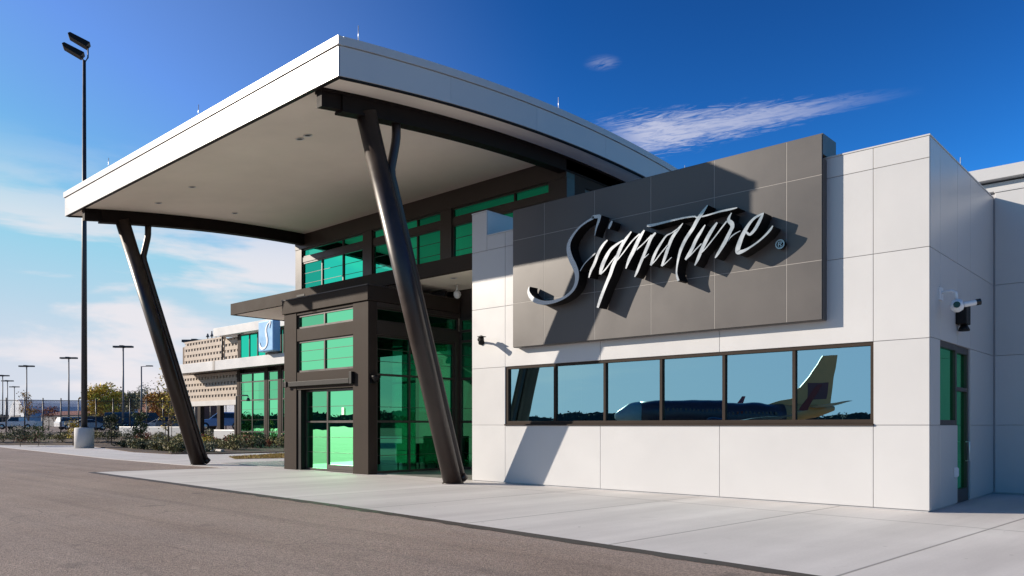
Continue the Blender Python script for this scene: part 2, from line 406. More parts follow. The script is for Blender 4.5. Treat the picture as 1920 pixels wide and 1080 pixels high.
o = m.build('grass', MT['grass'], fix=False); tag(o, 'small patch of dry yellow grass beside the entrance paving', 'grass', kind='stuff')

def gp(u, d, z):                                         # a point d metres ahead of the camera station, u across
    a = (u - 960) / 1457.0
    return Vector(((a * .7393 - .6734) * d, (a * .6734 + .7393) * d, z))
m = MB()                                                 # embankment up to the raised car park
for k in range(12):
    u0, u1 = -250 + k * 66, -250 + (k + 1) * 66
    for d0, z0, d1, z1 in ((62, 0.03, 68, 0.55), (68, 0.55, 71, 0.7)):
        m.poly([gp(u0, d0, z0), gp(u1, d0, z0), gp(u1, d1, z1), gp(u0, d1, z1)])
struct('embankment', m, MT['tgrass'], 'low brownish bank rising behind the planting bed', 'bank')
m = MB()
m.poly([gp(-400, 71, 0.7), gp(560, 71, 0.7), gp(560, 150, 1.25), gp(-400, 150, 1.25)])
m.poly([gp(-400, 150, 1.25), gp(560, 150, 1.25), gp(560, 420, 1.4), gp(-400, 420, 1.4)])
struct('parking_lot', m, MT['asphalt'], 'raised asphalt car park beyond the fence', 'car park')

# ------------------------------------------------------------------ the terminal building
T = thing('terminal_building', 'modern white and bronze terminal with huge curved canopy and dark sign wall', 'building', (-16, 17, 0))
def cells(mb, xs, zs, fn, skip, gap=0.009):
    for x0, x1 in zip(xs, xs[1:]):
        for z0, z1 in zip(zs, zs[1:]):
            cx, cz = (x0 + x1) / 2, (z0 + z1) / 2
            if any(a < cx < b and c_ < cz < d for a, b, c_, d in skip): continue
            fn(mb, x0 + gap / 2, x1 - gap / 2, z0 + gap / 2, z1 - gap / 2)
FY = 15.64; WX0, WX1 = -15.79, -3.92; WIN = (-14.5, -4.9, 1.6, 3.2)
# front and side cladding of the white wing
m = MB()
cells(m, [WX0, -14.5, -11.3, -8.1, -4.9, WX1], [0.03, 1.6, 3.2, 4.87, 6.5], lambda q, a, b, c_, d: q.box(a, b, FY, FY + 0.03, c_, d), [WIN])
cells(m, [-15.2, -14.5, -11.3, -8.1, -4.9, WX1], [6.5, 6.9], lambda q, a, b, c_, d: q.box(a, b, FY, FY + 0.03, c_, d), [])
cells(m, [WX0, -15.2], [6.5, 7.6], lambda q, a, b, c_, d: q.box(a, b, FY, FY + 0.03, c_, d), [])
SKIP = [(16.36, 17.68, 1.6, 3.22), (17.68, 18.78, 0, 3.22)]
cells(m, [FY + 0.036, 16.36, 17.68, 18.78, 21.03], [0.03, 1.6, 3.22, 4.87, 6.9], lambda q, a, b, c_, d: q.box(WX1 - 0.03, WX1, a, b, c_, d), SKIP)
cells(m, [-3.89, -0.7, 2.5, 5.7, 9], [0.03, 1.6, 3.22, 4.87, 7.03], lambda q, a, b, c_, d: q.box(a, b, 21.03, 21.06, c_, d), [])
m.box(-15.23, -15.2, FY + 0.036, 17.9, 6.5, 7.6)           # inner side of the raised end pier
m.build('white_cladding', MT['white'], T, bevel=0.004)
m = MB()                                                   # structural backing behind the panel joints
B0, B1 = FY + 0.03, FY + 0.30
m.box(WX0, WIN[0], B0, B1, 0, 6.88); m.box(WIN[1], WX1 - 0.03, B0, B1, 0, 6.88)
m.box(WIN[0], WIN[1], B0, B1, 0, WIN[2]); m.box(WIN[0], WIN[1], B0, B1, WIN[3], 6.88)
m.box(WX0, -15.23, B0, 17.88, 6.88, 7.58)
m.box(WX0, WX0 + 0.3, B1, 19.5, 0, 6.88)
sx0, sx1 = WX1 - 0.30, WX1 - 0.03
m.box(sx0, sx1, B1, 16.36, 0, 6.88); m.box(sx0, sx1, 18.78, 21.3, 0, 6.88); m.box(sx0, sx1, 16.36, 18.78, 3.22, 6.88); m.box(sx0, sx1, 16.36, 17.68, 0, 1.6)
m.box(-3.95, 9, 21.06, 21.4, 0, 7.0)
m.build('wall_core', MT['backing'], T)
m = MB(); m.box(WX0 - 0.01, -15.19, FY - 0.012, 17.92, 7.6, 7.63); m.box(-15.2, WX1 + 0.012, FY - 0.012, B1 + 0.05, 6.9, 6.93)
m.box(sx0 - 0.04, WX1 + 0.012, B1 + 0.05, 21.03, 6.9, 6.93); m.box(-3.9, 9, 21.01, 21.42, 7.03, 7.06)
m.build('parapet_coping', MT['white'], T, bevel=0.004)
m = MB(); m.box(WX0 + 0.05, -3.99, 15.98, 30, 6.45, 6.55)
m.box(-3.9, 9, 21.4, 30, 6.45, 6.55); m.build('flat_roof', MT['roofm'], T)
# set-back metal roof edge seen over the far wall
m = MB()
m.box(-5.2, 12, 26.0, 31, 6.5, 7.9); m.box(-5.35, 12, 25.85, 31, 7.93, 8.22); m.box(-5.55, 12, 25.65, 31, 8.26, 8.5); m.box(-5.8, 12, 25.4, 31, 8.55, 8.9)
o = m.build('stepped_roof_edge', MT['white'], T, bevel=0.01)
m = MB(); m.box(-5.25, 12, 25.95, 31, 7.9, 8.6); m.build('roof_edge_shadow_gap', MT['bronze'], o)
m = MB(); m.tube([(-5.6, 25.6, 8.9), (-5.6, 25.6, 9.42)], 0.014, 6); m.build('lightning_rod', MT['rod'], o)
# interior shell
m = MB(); m.box(WX0 + .32, -4.3, B1 + .02, 30, 0.0, 0.02); m.build('wing_floor', MT['intfloor'], T)
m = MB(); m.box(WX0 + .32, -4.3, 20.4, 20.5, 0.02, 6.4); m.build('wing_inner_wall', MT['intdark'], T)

# dark sign wall
PY = 15.40; PX0, PX1, PZ0, PZ1 = -14.0, -5.78, 3.675, 7.34
m = MB()
cells(m, [PX0, -12.9, -11.3, -9.7, -8.1, -6.5, PX1], [PZ0, 4.85, 6.53, PZ1], lambda q, a, b, c_, d: q.box(a, b, PY, PY + 0.03, c_, d), [], gap=0.014)
sw = m.build('sign_wall', MT['dark'], T, bevel=0.003)
m = MB(); m.box(PX0 + .01, PX1 - .01, PY + 0.003, PY + 0.028, PZ0 + .01, PZ1 - .01); m.build('panel_joint', MT['reveal'], sw)  # aluminium strip; its pale tone includes sun caught on the joint edges
m = MB(); m.box(PX0 - 0.002, PX1 + 0.002, PY + 0.031, FY - 0.001, PZ0 - 0.002, 6.86); m.box(PX0 - 0.002, PX1 + 0.002, PY + 0.031, FY + 0.5, 6.94, PZ1 + 0.012)
m.build('return_edge', MT['dark'], sw)

# ribbon window in the white wing
m = MB(); x0, x1, z0, z1 = WIN; fy0, fy1 = FY + 0.025, FY + 0.14
m.box(x0, x1, fy0, fy1, z1 - 0.07, z1); m.box(x0, x1, fy0, fy1, z0 + 0.03, z0 + 0.11)
m.box(x0, x0 + 0.09, fy0, fy1, z0 + 0.11, z1 - 0.07); m.box(x1 - 0.06, x1, fy0, fy1, z0 + 0.11, z1 - 0.07)
mull = [-12.78, -11.2, -9.6, -8.02, -6.46]
for x in mull: m.box(x - 0.035, x + 0.035, fy0 + 0.01, fy1, z0 + 0.11, z1 - 0.07)
rw = m.build('ribbon_window', MT['bronze2'], T, bevel=0.004)
m = MB(); m.box(x0 - 0.01, x1 + 0.01, FY - 0.035, fy1, z0 - 0.012, z0 + 0.028); m.build('sill', MT['bronze2'], rw, bevel=0.004)
ed = [x0 + 0.09] + mull + [x1 - 0.06]
for i, (a, b) in enumerate(zip(ed, ed[1:])):
    m = MB(); e = 0.036; q = [random.Random(i * 7 + 1).uniform(-.004, .004), random.Random(i * 5 + 2).uniform(-.004, .004)]
    m.poly([(a + (e if i else 0), FY + 0.09 + q[0], z0 + 0.11), (b - (e if i < 5 else 0), FY + 0.09 - q[0], z0 + 0.11), (b - (e if i < 5 else 0), FY + 0.09 - q[0] + q[1], z1 - 0.07), (a + (e if i else 0), FY + 0.09 + q[0] + q[1], z1 - 0.07)])
    m.build('pane', GL_TEAL, rw)
# side window and glass door
xx = WX1 - 0.10
m = MB()
for y0, y1, a, b in ((16.36, 16.44, 1.6, 3.22), (17.60, 17.68, 1.6, 3.22), (16.44, 17.60, 1.6, 1.70), (16.44, 17.60, 3.10, 3.22)): m.box(xx, WX1 - 0.02, y0, y1, a, b)
sw2 = m.build('side_window', MT['bronze'], T, bevel=0.004)
m = MB(); m.poly([(xx + 0.03, 16.44, 1.70), (xx + 0.03, 17.60, 1.70), (xx + 0.03, 17.60, 3.10), (xx + 0.03, 16.44, 3.10)]); m.build('pane', GL_GREEN, sw2)
m = MB()
for y0, y1, a, b in ((17.70, 17.80, 0.01, 3.22), (18.66, 18.78, 0.01, 3.22), (17.80, 18.66, 3.08, 3.22), (17.80, 18.66, 0.01, 0.28), (17.80, 18.66, 2.3, 2.38)): m.box(xx - 0.04, WX1 - 0.04, y0, y1, a, b)
sd = m.build('side_door', MT['bronze'], T, bevel=0.004)
m = MB(); m.poly([(xx, 17.8, 0.28), (xx, 18.66, 0.28), (xx, 18.66, 3.08), (xx, 17.8, 3.08)]); m.build('pane', GL_GREEN, sd)
m = MB(); m.tube([(xx + .06, 18.55, 0.85), (xx + .13, 18.55, 0.85), (xx + .13, 18.55, 1.25), (xx + .06, 18.55, 1.25)], 0.014, 8); m.build('handle', MT['rod'], sd)

# ------------------------------------------------------------------ curved canopy roof
CX0, CX1, CY0, CY1 = -31.8, -14.5, 10.19, 30.5
zt = lambda y: 11.0 - 0.0078 * (y - 20) ** 2
zb = lambda y: zt(y) - 0.87
ys = [CY0 + (CY1 - CY0) * i / 36 for i in range(37)]
def slab(mb, x0, x1, y0, y1, f0, f1, n=36):
    yy = [y0 + (y1 - y0) * i / n for i in range(n + 1)]
    prof = [(y, f0(y)) for y in yy] + [(y, f1(y)) for y in reversed(yy)]
    V0 = [mb.bm.verts.new((x0, y, z)) for y, z in prof]; V1 = [mb.bm.verts.new((x1, y, z)) for y, z in prof]
    k = len(prof)
    for i in range(k):
        f = mb.face([V0[i], V0[(i + 1) % k], V1[(i + 1) % k], V1[i]])
    for i in range(n):
        mb.face([V0[i], V0[i + 1], V0[k - 2 - i], V0[k - 1 - i]]); mb.face([V1[i], V1[i + 1], V1[k - 2 - i], V1[k - 1 - i]])
m = MB(); slab(m, CX0 + 0.02, CX1 - 0.02, CY0 + 0.02, CY1, lambda y: zb(y) + 0.05, lambda y: zt(y) - 0.03)
cr = m.build('canopy_roof', MT['roofm'], T)
m = MB(); slab(m, CX0 + 0.10, CX1 - 0.10, CY0 + 0.10, CY1 - 0.1, lambda y: zb(y) + 0.015, lambda y: zb(y) + 0.05); m.build('soffit', MT['soffit'], cr)
m = MB()                                                   # fascia panels with open joints
fx = [CX0, -28.9, -26.0, -23.1, -20.2, -17.3, CX1]
zf0, zf1 = zb(CY0), zt(CY0)
for a, b in zip(fx, fx[1:]): m.box(a + 0.004, b - 0.004, CY0 - 0.01, CY0 + 0.02, zf0, zf1 - 0.20)
fy = [CY0 + 0.024 + (CY1 - CY0 - .03) * i / 6 for i in range(7)]
for sx in (CX1 - 0.02, CX0 - 0.01):
    for a, b in zip(fy, fy[1:]): slab(m, sx, sx + 0.03, a + 0.003, b - 0.003, zb, lambda y: zt(y) - 0.20, 6)
m.build('fascia', MT['white'], cr)
m = MB(); m.box(CX0 - 0.04, CX1 + 0.05, CY0 - 0.05, CY0 + 0.1, zf1 - 0.185, zf1 + 0.01)
slab(m, CX1 - 0.1, CX1 + 0.05, CY0 + 0.1, CY1, lambda y: zt(y) - 0.185, lambda y: zt(y) + 0.01); slab(m, CX0 - 0.04, CX0 + 0.1, CY0 + 0.1, CY1, lambda y: zt(y) - 0.185, lambda y: zt(y) + 0.01)
m.build('roof_edge_cap', MT['white'], cr)
m = MB(); slab(m, CX1 - 0.10, CX1 - 0.021, CY0 + 0.1, CY1, lambda y: zb(y) - 0.035, lambda y: zb(y) + 0.05); m.box(CX0 + 0.02, CX1 - 0.021, CY0 + 0.021, CY0 + 0.1, zf0 - 0.012, zf0 + 0.05)
slab(m, CX0 + 0.021, CX0 + 0.10, CY0 + 0.1, CY1, lambda y: zb(y) - 0.035, lambda y: zb(y) + 0.05)
m.build('drip_edge', MT['black'], cr)
for x, y in ((-14.6, 10.8), (-14.6, 18.09), (-14.6, 25.5), (-21.4, 10.3), (-27.94, 10.3), (-31.7, 17)):
    m = MB(); z = zt(y); m.tube([(x, y, z), (x, y, z + 0.42)], [0.014, 0.011], 6); m.lathe([(0.05, 0), (0.05, 0.03), (0.02, 0.05)], (x, y, z + 0.012), 8)
    m.build('lightning_rod', MT['rod'], cr)
# steel beams under the soffit: two cantilevered I sections and one along the wall head
def ibeam(mb, x, y0, y1, d=0.46, w=0.34):
    slab(mb, x - w / 2, x + w / 2, y0, y1, lambda y: zb(y) - 0.06, lambda y: zb(y) + 0.012)
    slab(mb, x - 0.10, x + 0.10, y0, y1, lambda y: zb(y) - d + 0.06, lambda y: zb(y) - 0.06)
    slab(mb, x - w / 2, x + w / 2, y0 + 0.55, y1, lambda y: zb(y) - d, lambda y: zb(y) - d + 0.06)
    slab(mb, x - w / 2 + .02, x + w / 2 - .02, y0 + 0.55, y1, lambda y: zb(y) - d + 0.06, lambda y: zb(y) - 0.06)
for x in (-15.5, -30.4):
    m = MB(); ibeam(m, x, CY0 + 0.16, 28.5); m.build('canopy_beam', MT['beam'], T)
# raking columns with a roof drain pipe clipped to the back
for x in (-15.5, -30.4):
    by, ty = 14.62, 11.72; tz = zb(ty) - 0.43
    d = Vector((0, ty - by, tz)).normalized()
    P = lambda s: Vector((x, by, 0)) + d * s
    Ls = Vector((0, ty - by, tz)).length
    m = MB(); m.tube([P(-0.1), P(Ls + 0.12)], 0.255, 32); col_ = m.build('canopy_column', MT['steel'], T)
    m = MB(); m.lathe([(0.30, 0.0), (0.30, 0.025), (0.27, 0.03)], (x, by, 0.001), 32); m.build('base_collar', MT['steel'], col_)
    off = Vector((0, 0.33, 0.10))
    q = [P(0.45) + Vector((0, .45, -.25)), P(0.55) + off, P(Ls - 1.45) + off, P(Ls - 1.25) + off + Vector((0, 0.04, 0)), P(Ls - 0.55) + off + Vector((0, 0.40, 0.02)), P(Ls - 0.42) + off + Vector((0, 0.46, 0.05)), Vector((x, P(Ls - 0.42).y + 0.80, zb(12.5) + 0.0))]
    m = MB(); m.tube(q, 0.115, 16); m.tube([q[0] + Vector((0, -.02, .04)), q[0] + Vector((0, .1, -.07))], 0.13, 16)
    m.build('drain_pipe', MT['steel'], col_)

# ------------------------------------------------------------------ entrance hall: frames, glass, sliding door
VY, VX0, VX1 = 15.40, -25.3, -20.3; SY = 19.5
m = MB()
m.box(VX0, -24.5, VY, VY + 0.35, 0, 5.62); m.box(-21.12, VX1, VY, VY + 0.35, 0, 5.62)
m.box(-24.5, -21.12, VY + 0.02, VY + 0.3, 4.6, 5.04); m.box(-24.5, -21.12, VY + 0.02, VY + 0.3, 2.86, 3.48); m.box(-24.5, -21.12, VY + 0.02, VY + 0.3, 5.53, 5.62)
m.box(VX0 - 0.05, VX1 + 0.05, VY - 0.06, SY - 0.05, 5.635, 6.12)
m.box(VX0, VX0 + 0.3, VY + 0.35, SY, 0, 5.62)
ves = m.build('entrance_porch', MT['bronze2'], T, bevel=0.006)
m = MB(); m.box(VX0 - 0.07, VX1 + 0.07, VY - 0.08, SY - 0.05, 6.12, 6.15); m.build('coping', MT['bronze'], ves)
tilt = random.Random(9)
def glazing(name, parent, fn, a, b, rails, mulls, thin, zz, mat, t=0.03, fat=0.05, frame_mat=None):
    """fn(u, w, z): u along the wall, w outwards.  rails = heights, mulls = positions, thin = fine horizontal bars"""
    m = MB(); zA, zB = zz
    def bx(u0, u1, w0, w1, z0, z1):
        p = [fn(u, w, z) for z in (z0, z1) for w in (w0, w1) for u in (u0, u1)]
        v = [m.bm.verts.new(q) for q in p]
        for q in ((0, 2, 3, 1), (4, 5, 7, 6), (0, 1, 5, 4), (2, 6, 7, 3), (0, 4, 6, 2), (1, 3, 7, 5)): m.face([v[i] for i in q])
    lv = sorted(set([zA, zB] + list(rails)))
    for u in sorted(set([a, b] + list(mulls))):
        lo, hi = (u, u + fat) if u == a else ((u - fat, u) if u == b else (u - fat / 2, u + fat / 2)); bx(lo, hi, -0.05, 0.05, zA, zB)
    for z in lv:
        lo, hi = (z, z + fat) if z == zA else ((z - fat, z) if z == zB else (z - fat / 2, z + fat / 2)); bx(a, b, -0.045, 0.045, lo, hi)
    for z in thin: bx(a, b, -0.012, 0.014, z - 0.008, z + 0.008)
    w_ = m.build(name, frame_mat or MT['bronze'], parent)
    m = MB(); us = sorted(set([a, b] + list(mulls)))
    for u0, u1 in zip(us, us[1:]):
        for z0, z1 in zip(lv, lv[1:]):
            k = [tilt.uniform(-.004, .004) for _ in range(3)]; k.append(k[0] - k[1] + k[2])
            m.poly([fn(u0 + .005, k[0], z0 + .005), fn(u1 - .005, k[1], z0 + .005), fn(u1 - .005, k[2], z1 - .005), fn(u0 + .005, k[3], z1 - .005)])
    m.build('pane', mat, w_); return w_
front = lambda y: (lambda u, w, z: (u, y - w, z))
glazing('transom_window', T, front(VY + 0.12), -24.5, -21.12, [], [-22.85], [], (5.04, 5.53), GL_GREEN, fat=0.07)
glazing('upper_window', T, front(VY + 0.12), -24.5, -21.12, [], [-22.85], [3.87, 4.24], (3.48, 4.6), GL_GREEN, fat=0.07)
# sliding door: fixed leaf set back, moving leaf in front of it
dl = glazing('sliding_door', T, front(VY + 0.22), -22.86, -21.14, [1.72], [], [0.65, 1.18, 2.25], (0.02, 2.84), GL_GREEN, fat=0.08)
m = MB(); m.box(-22.78, -21.22, VY + 0.15, VY + 0.25, 0.1, 0.24); m.build('kick_plate', MT['bronze'], dl)
m = MB(); m.box(-22.02, -21.88, VY + 0.19, VY + 0.194, 1.95, 2.2); m.build('door_sticker', MT['signwhite'], dl)
dl = glazing('door_sidelight', T, front(VY + 0.30), -24.28, -22.88, [1.72], [], [0.65, 1.18, 2.25], (0.02, 2.84), GL_GREEN, fat=0.06)
m = MB(); m.box(-24.5, -24.28, VY + 0.05, VY + 0.34, 0, 2.86); m.build('door_jamb', MT['black'], T)
m = MB(); m.box(-25.0, -21.2, VY - 0.12, VY - 0.002, 2.98, 3.15); op = m.build('door_operator', MT['black'], T, bevel=0.01)
m = MB(); m.box(-25.08, -24.9, VY - 0.17, VY - 0.12, 2.95, 3.17); m.build('sensor', MT['black'], op, bevel=0.02)
m = MB(); m.box(-21.16, -21.02, VY - 0.14, VY - 0.003, 2.96, 3.36); m.build('end_cap', MT['black'], op, bevel=0.01)
# shaded side of the porch and the recessed shopfront
side = lambda x: (lambda u, w, z: (x + w, u, z))
m = MB(); m.box(VX1 - 0.3, VX1 - 0.002, VY + 0.36, SY, 4.56, 4.98); m.box(VX1 - 0.3, VX1 - 0.002, SY - 0.22, SY, 0, 4.56); m.box(VX1 - 0.3, VX1 - 0.002, VY + 0.36, SY, 5.47, 5.62)
m.build('porch_side_frame', MT['bronze'], T, bevel=0.006)
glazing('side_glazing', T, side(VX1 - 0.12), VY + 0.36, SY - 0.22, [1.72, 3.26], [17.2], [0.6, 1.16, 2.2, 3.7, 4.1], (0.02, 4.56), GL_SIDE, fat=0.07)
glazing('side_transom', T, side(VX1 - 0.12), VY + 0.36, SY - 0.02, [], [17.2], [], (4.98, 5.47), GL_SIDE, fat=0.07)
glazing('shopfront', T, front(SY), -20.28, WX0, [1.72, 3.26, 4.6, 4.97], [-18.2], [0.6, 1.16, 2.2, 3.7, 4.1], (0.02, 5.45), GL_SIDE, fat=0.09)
m = MB(); m.box(-31, VX0, SY, SY + 0.3, 0, 6.4); m.box(VX0, WX0, SY + 0.02, SY + 0.3, 5.45, 6.45); m.build('wall_band', MT['bronze'], T)
# flat intermediate canopy
m = MB(); m.box(-32.3, WX0 - 0.003, 17.0, 17.12, 6.45, 6.95); m.box(-32.3, -32.18, 17.12, SY + 3, 6.45, 6.95); m.box(-32.18, WX0 - 0.003, 17.12, SY + 0.5, 6.55, 6.93)
ic = m.build('entrance_canopy', MT['bronze2'], T, bevel=0.008)
m = MB(); m.box(-32.18, WX0 - 0.003, 17.12, SY - 0.001, 6.47, 6.55); m.build('soffit', MT['soffit'], ic)
m = MB(); m.box(-27.0, -26.45, 16.985, 17.0, 6.66, 6.74); m.build('overflow_slot', MT['black'], ic)
# clerestory above
for k, (a, b, ml) in enumerate(((-30.5, -26.0, [-29.0, -27.45]), (-25.4, -21.3, [-24.05, -22.65]), (-20.7, -16.1, [-19.2, -17.65]))):
    glazing('clerestory_window', T, front(SY + 0.05), a, b, [], ml, [7.5, 7.95, 8.4], (6.97, 8.9), GL_UP, fat=0.07)
    glazing('clerestory_transom', T, front(SY + 0.05), a, b, [], ml[1:], [], (9.12, 9.5), GL_UP, fat=0.06)
m = MB()
for a, b in ((-31.0, -30.5), (-26.0, -25.4), (-21.3, -20.7), (-16.1, -15.35)): m.box(a, b, SY - 0.06, SY + 0.35, 6.94, 9.5)
for a, b in ((-30.5, -26.0), (-25.4, -21.3), (-20.7, -16.1)): m.box(a, b, SY - 0.02, SY + 0.25, 8.9, 9.12)
m.box(-31.0, -15.35, SY - 0.08, SY + 0.35, 9.5, zb(SY) + 0.013)
m.build('clerestory_frame', MT['bronze'], T, bevel=0.006)
m = MB(); m.box(-15.6, -15.35, SY + 0.35, 30, 6.5, 7.9); m.box(-15.6, -15.35, SY + 0.35, 30, 9.35, 9.6); m.box(-15.6, -15.35, SY + 0.35, SY + 0.9, 7.9, 9.35); m.box(-15.6, -15.35, 27, 30, 7.9, 9.35)
slab(m, -15.6, -15.35, SY + 0.35, 30, lambda y: 9.6, lambda y: zb(y) + 0.012)
m.box(-31, -30.8, SY + 0.35, 30, 6.4, 9.4); m.box(-31, -15.35, 30, 30.2, 0, 9.3)
m.build('upper_wall', MT['bronze2'], T)
glazing('end_clerestory', T, side(-15.45), SY + 0.9, 27, [], [22.0, 24.5], [], (7.9, 9.35), GL_TEAL, fat=0.07)
# through the glass: hall shell, and dark fittings added to deepen it
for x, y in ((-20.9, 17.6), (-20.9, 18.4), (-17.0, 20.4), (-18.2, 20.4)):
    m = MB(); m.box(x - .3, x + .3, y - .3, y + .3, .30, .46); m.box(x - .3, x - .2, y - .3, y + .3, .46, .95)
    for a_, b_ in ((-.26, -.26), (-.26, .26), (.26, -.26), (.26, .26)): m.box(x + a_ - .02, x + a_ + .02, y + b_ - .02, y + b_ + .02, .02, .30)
    m.build('added_seat', MT['intdark'], T)
m = MB()
for z in (0.4, 0.9, 1.4, 1.9, 2.4): m.box(-24.3, -22.4, 24.6, 25.0, z, z + .05)
m.box(-24.35, -24.3, 24.6, 25.0, .02, 2.5); m.box(-22.4, -22.35, 24.6, 25.0, .02, 2.5); m.build('added_shelf', MT['bronze'], T)
for x, y in ((-19.2, 21), (-17.4, 21.2), (-22.5, 21.2), (-23.6, 18)):
    m = MB(); m.tube([(x, y, 6.4), (x, y, 4.3)], .012, 6); m.lathe([(.28, 0), (.26, .18), (.05, .3)], (x, y, 4.05), 16); m.build('added_pendant', MT['intdark'], T)
m = MB(); m.box(-20.1, -16.0, 20.6, 20.7, 4.5, 6.4); m.build('added_bulkhead', MT['intdark'], T)
m = MB(); m.box(-25.2, -20.45, 18.9, 19.0, 4.25, 6.4); m.build('added_lobby_bulkhead', MT['intdark'], T)
for x0, x1, y0, y1, z1 in ((-24.6, -23.0, 21.5, 22.6, 1.15), (-22.6, -21.9, 22.4, 23.0, 3.4), (-19.4, -18.6, 22.8, 23.6, 6.3), (-18.4, -16.4, 21.4, 22.3, 1.1), (-24.9, -24.5, 20.6, 21.0, 6.3)):
    m = MB(); m.box(x0, x1, y0, y1, 0.02, z1); m.build('added_counter' if z1 < 2 else 'added_pier', MT['intdark'], T)
m = MB(); m.box(-30.8, -15.82, VY + 0.37, 29.9, 0.0, 0.018); m.build('hall_floor', MT['intfloor'], T)
m = MB(); m.box(-30.8, -15.82, 26, 26.15, 0.02, 6.4); m.box(-30.8, -15.6, SY + 0.4, 29.9, 6.4, 6.5); m.build('hall_inner_wall', MT['interior'], T)

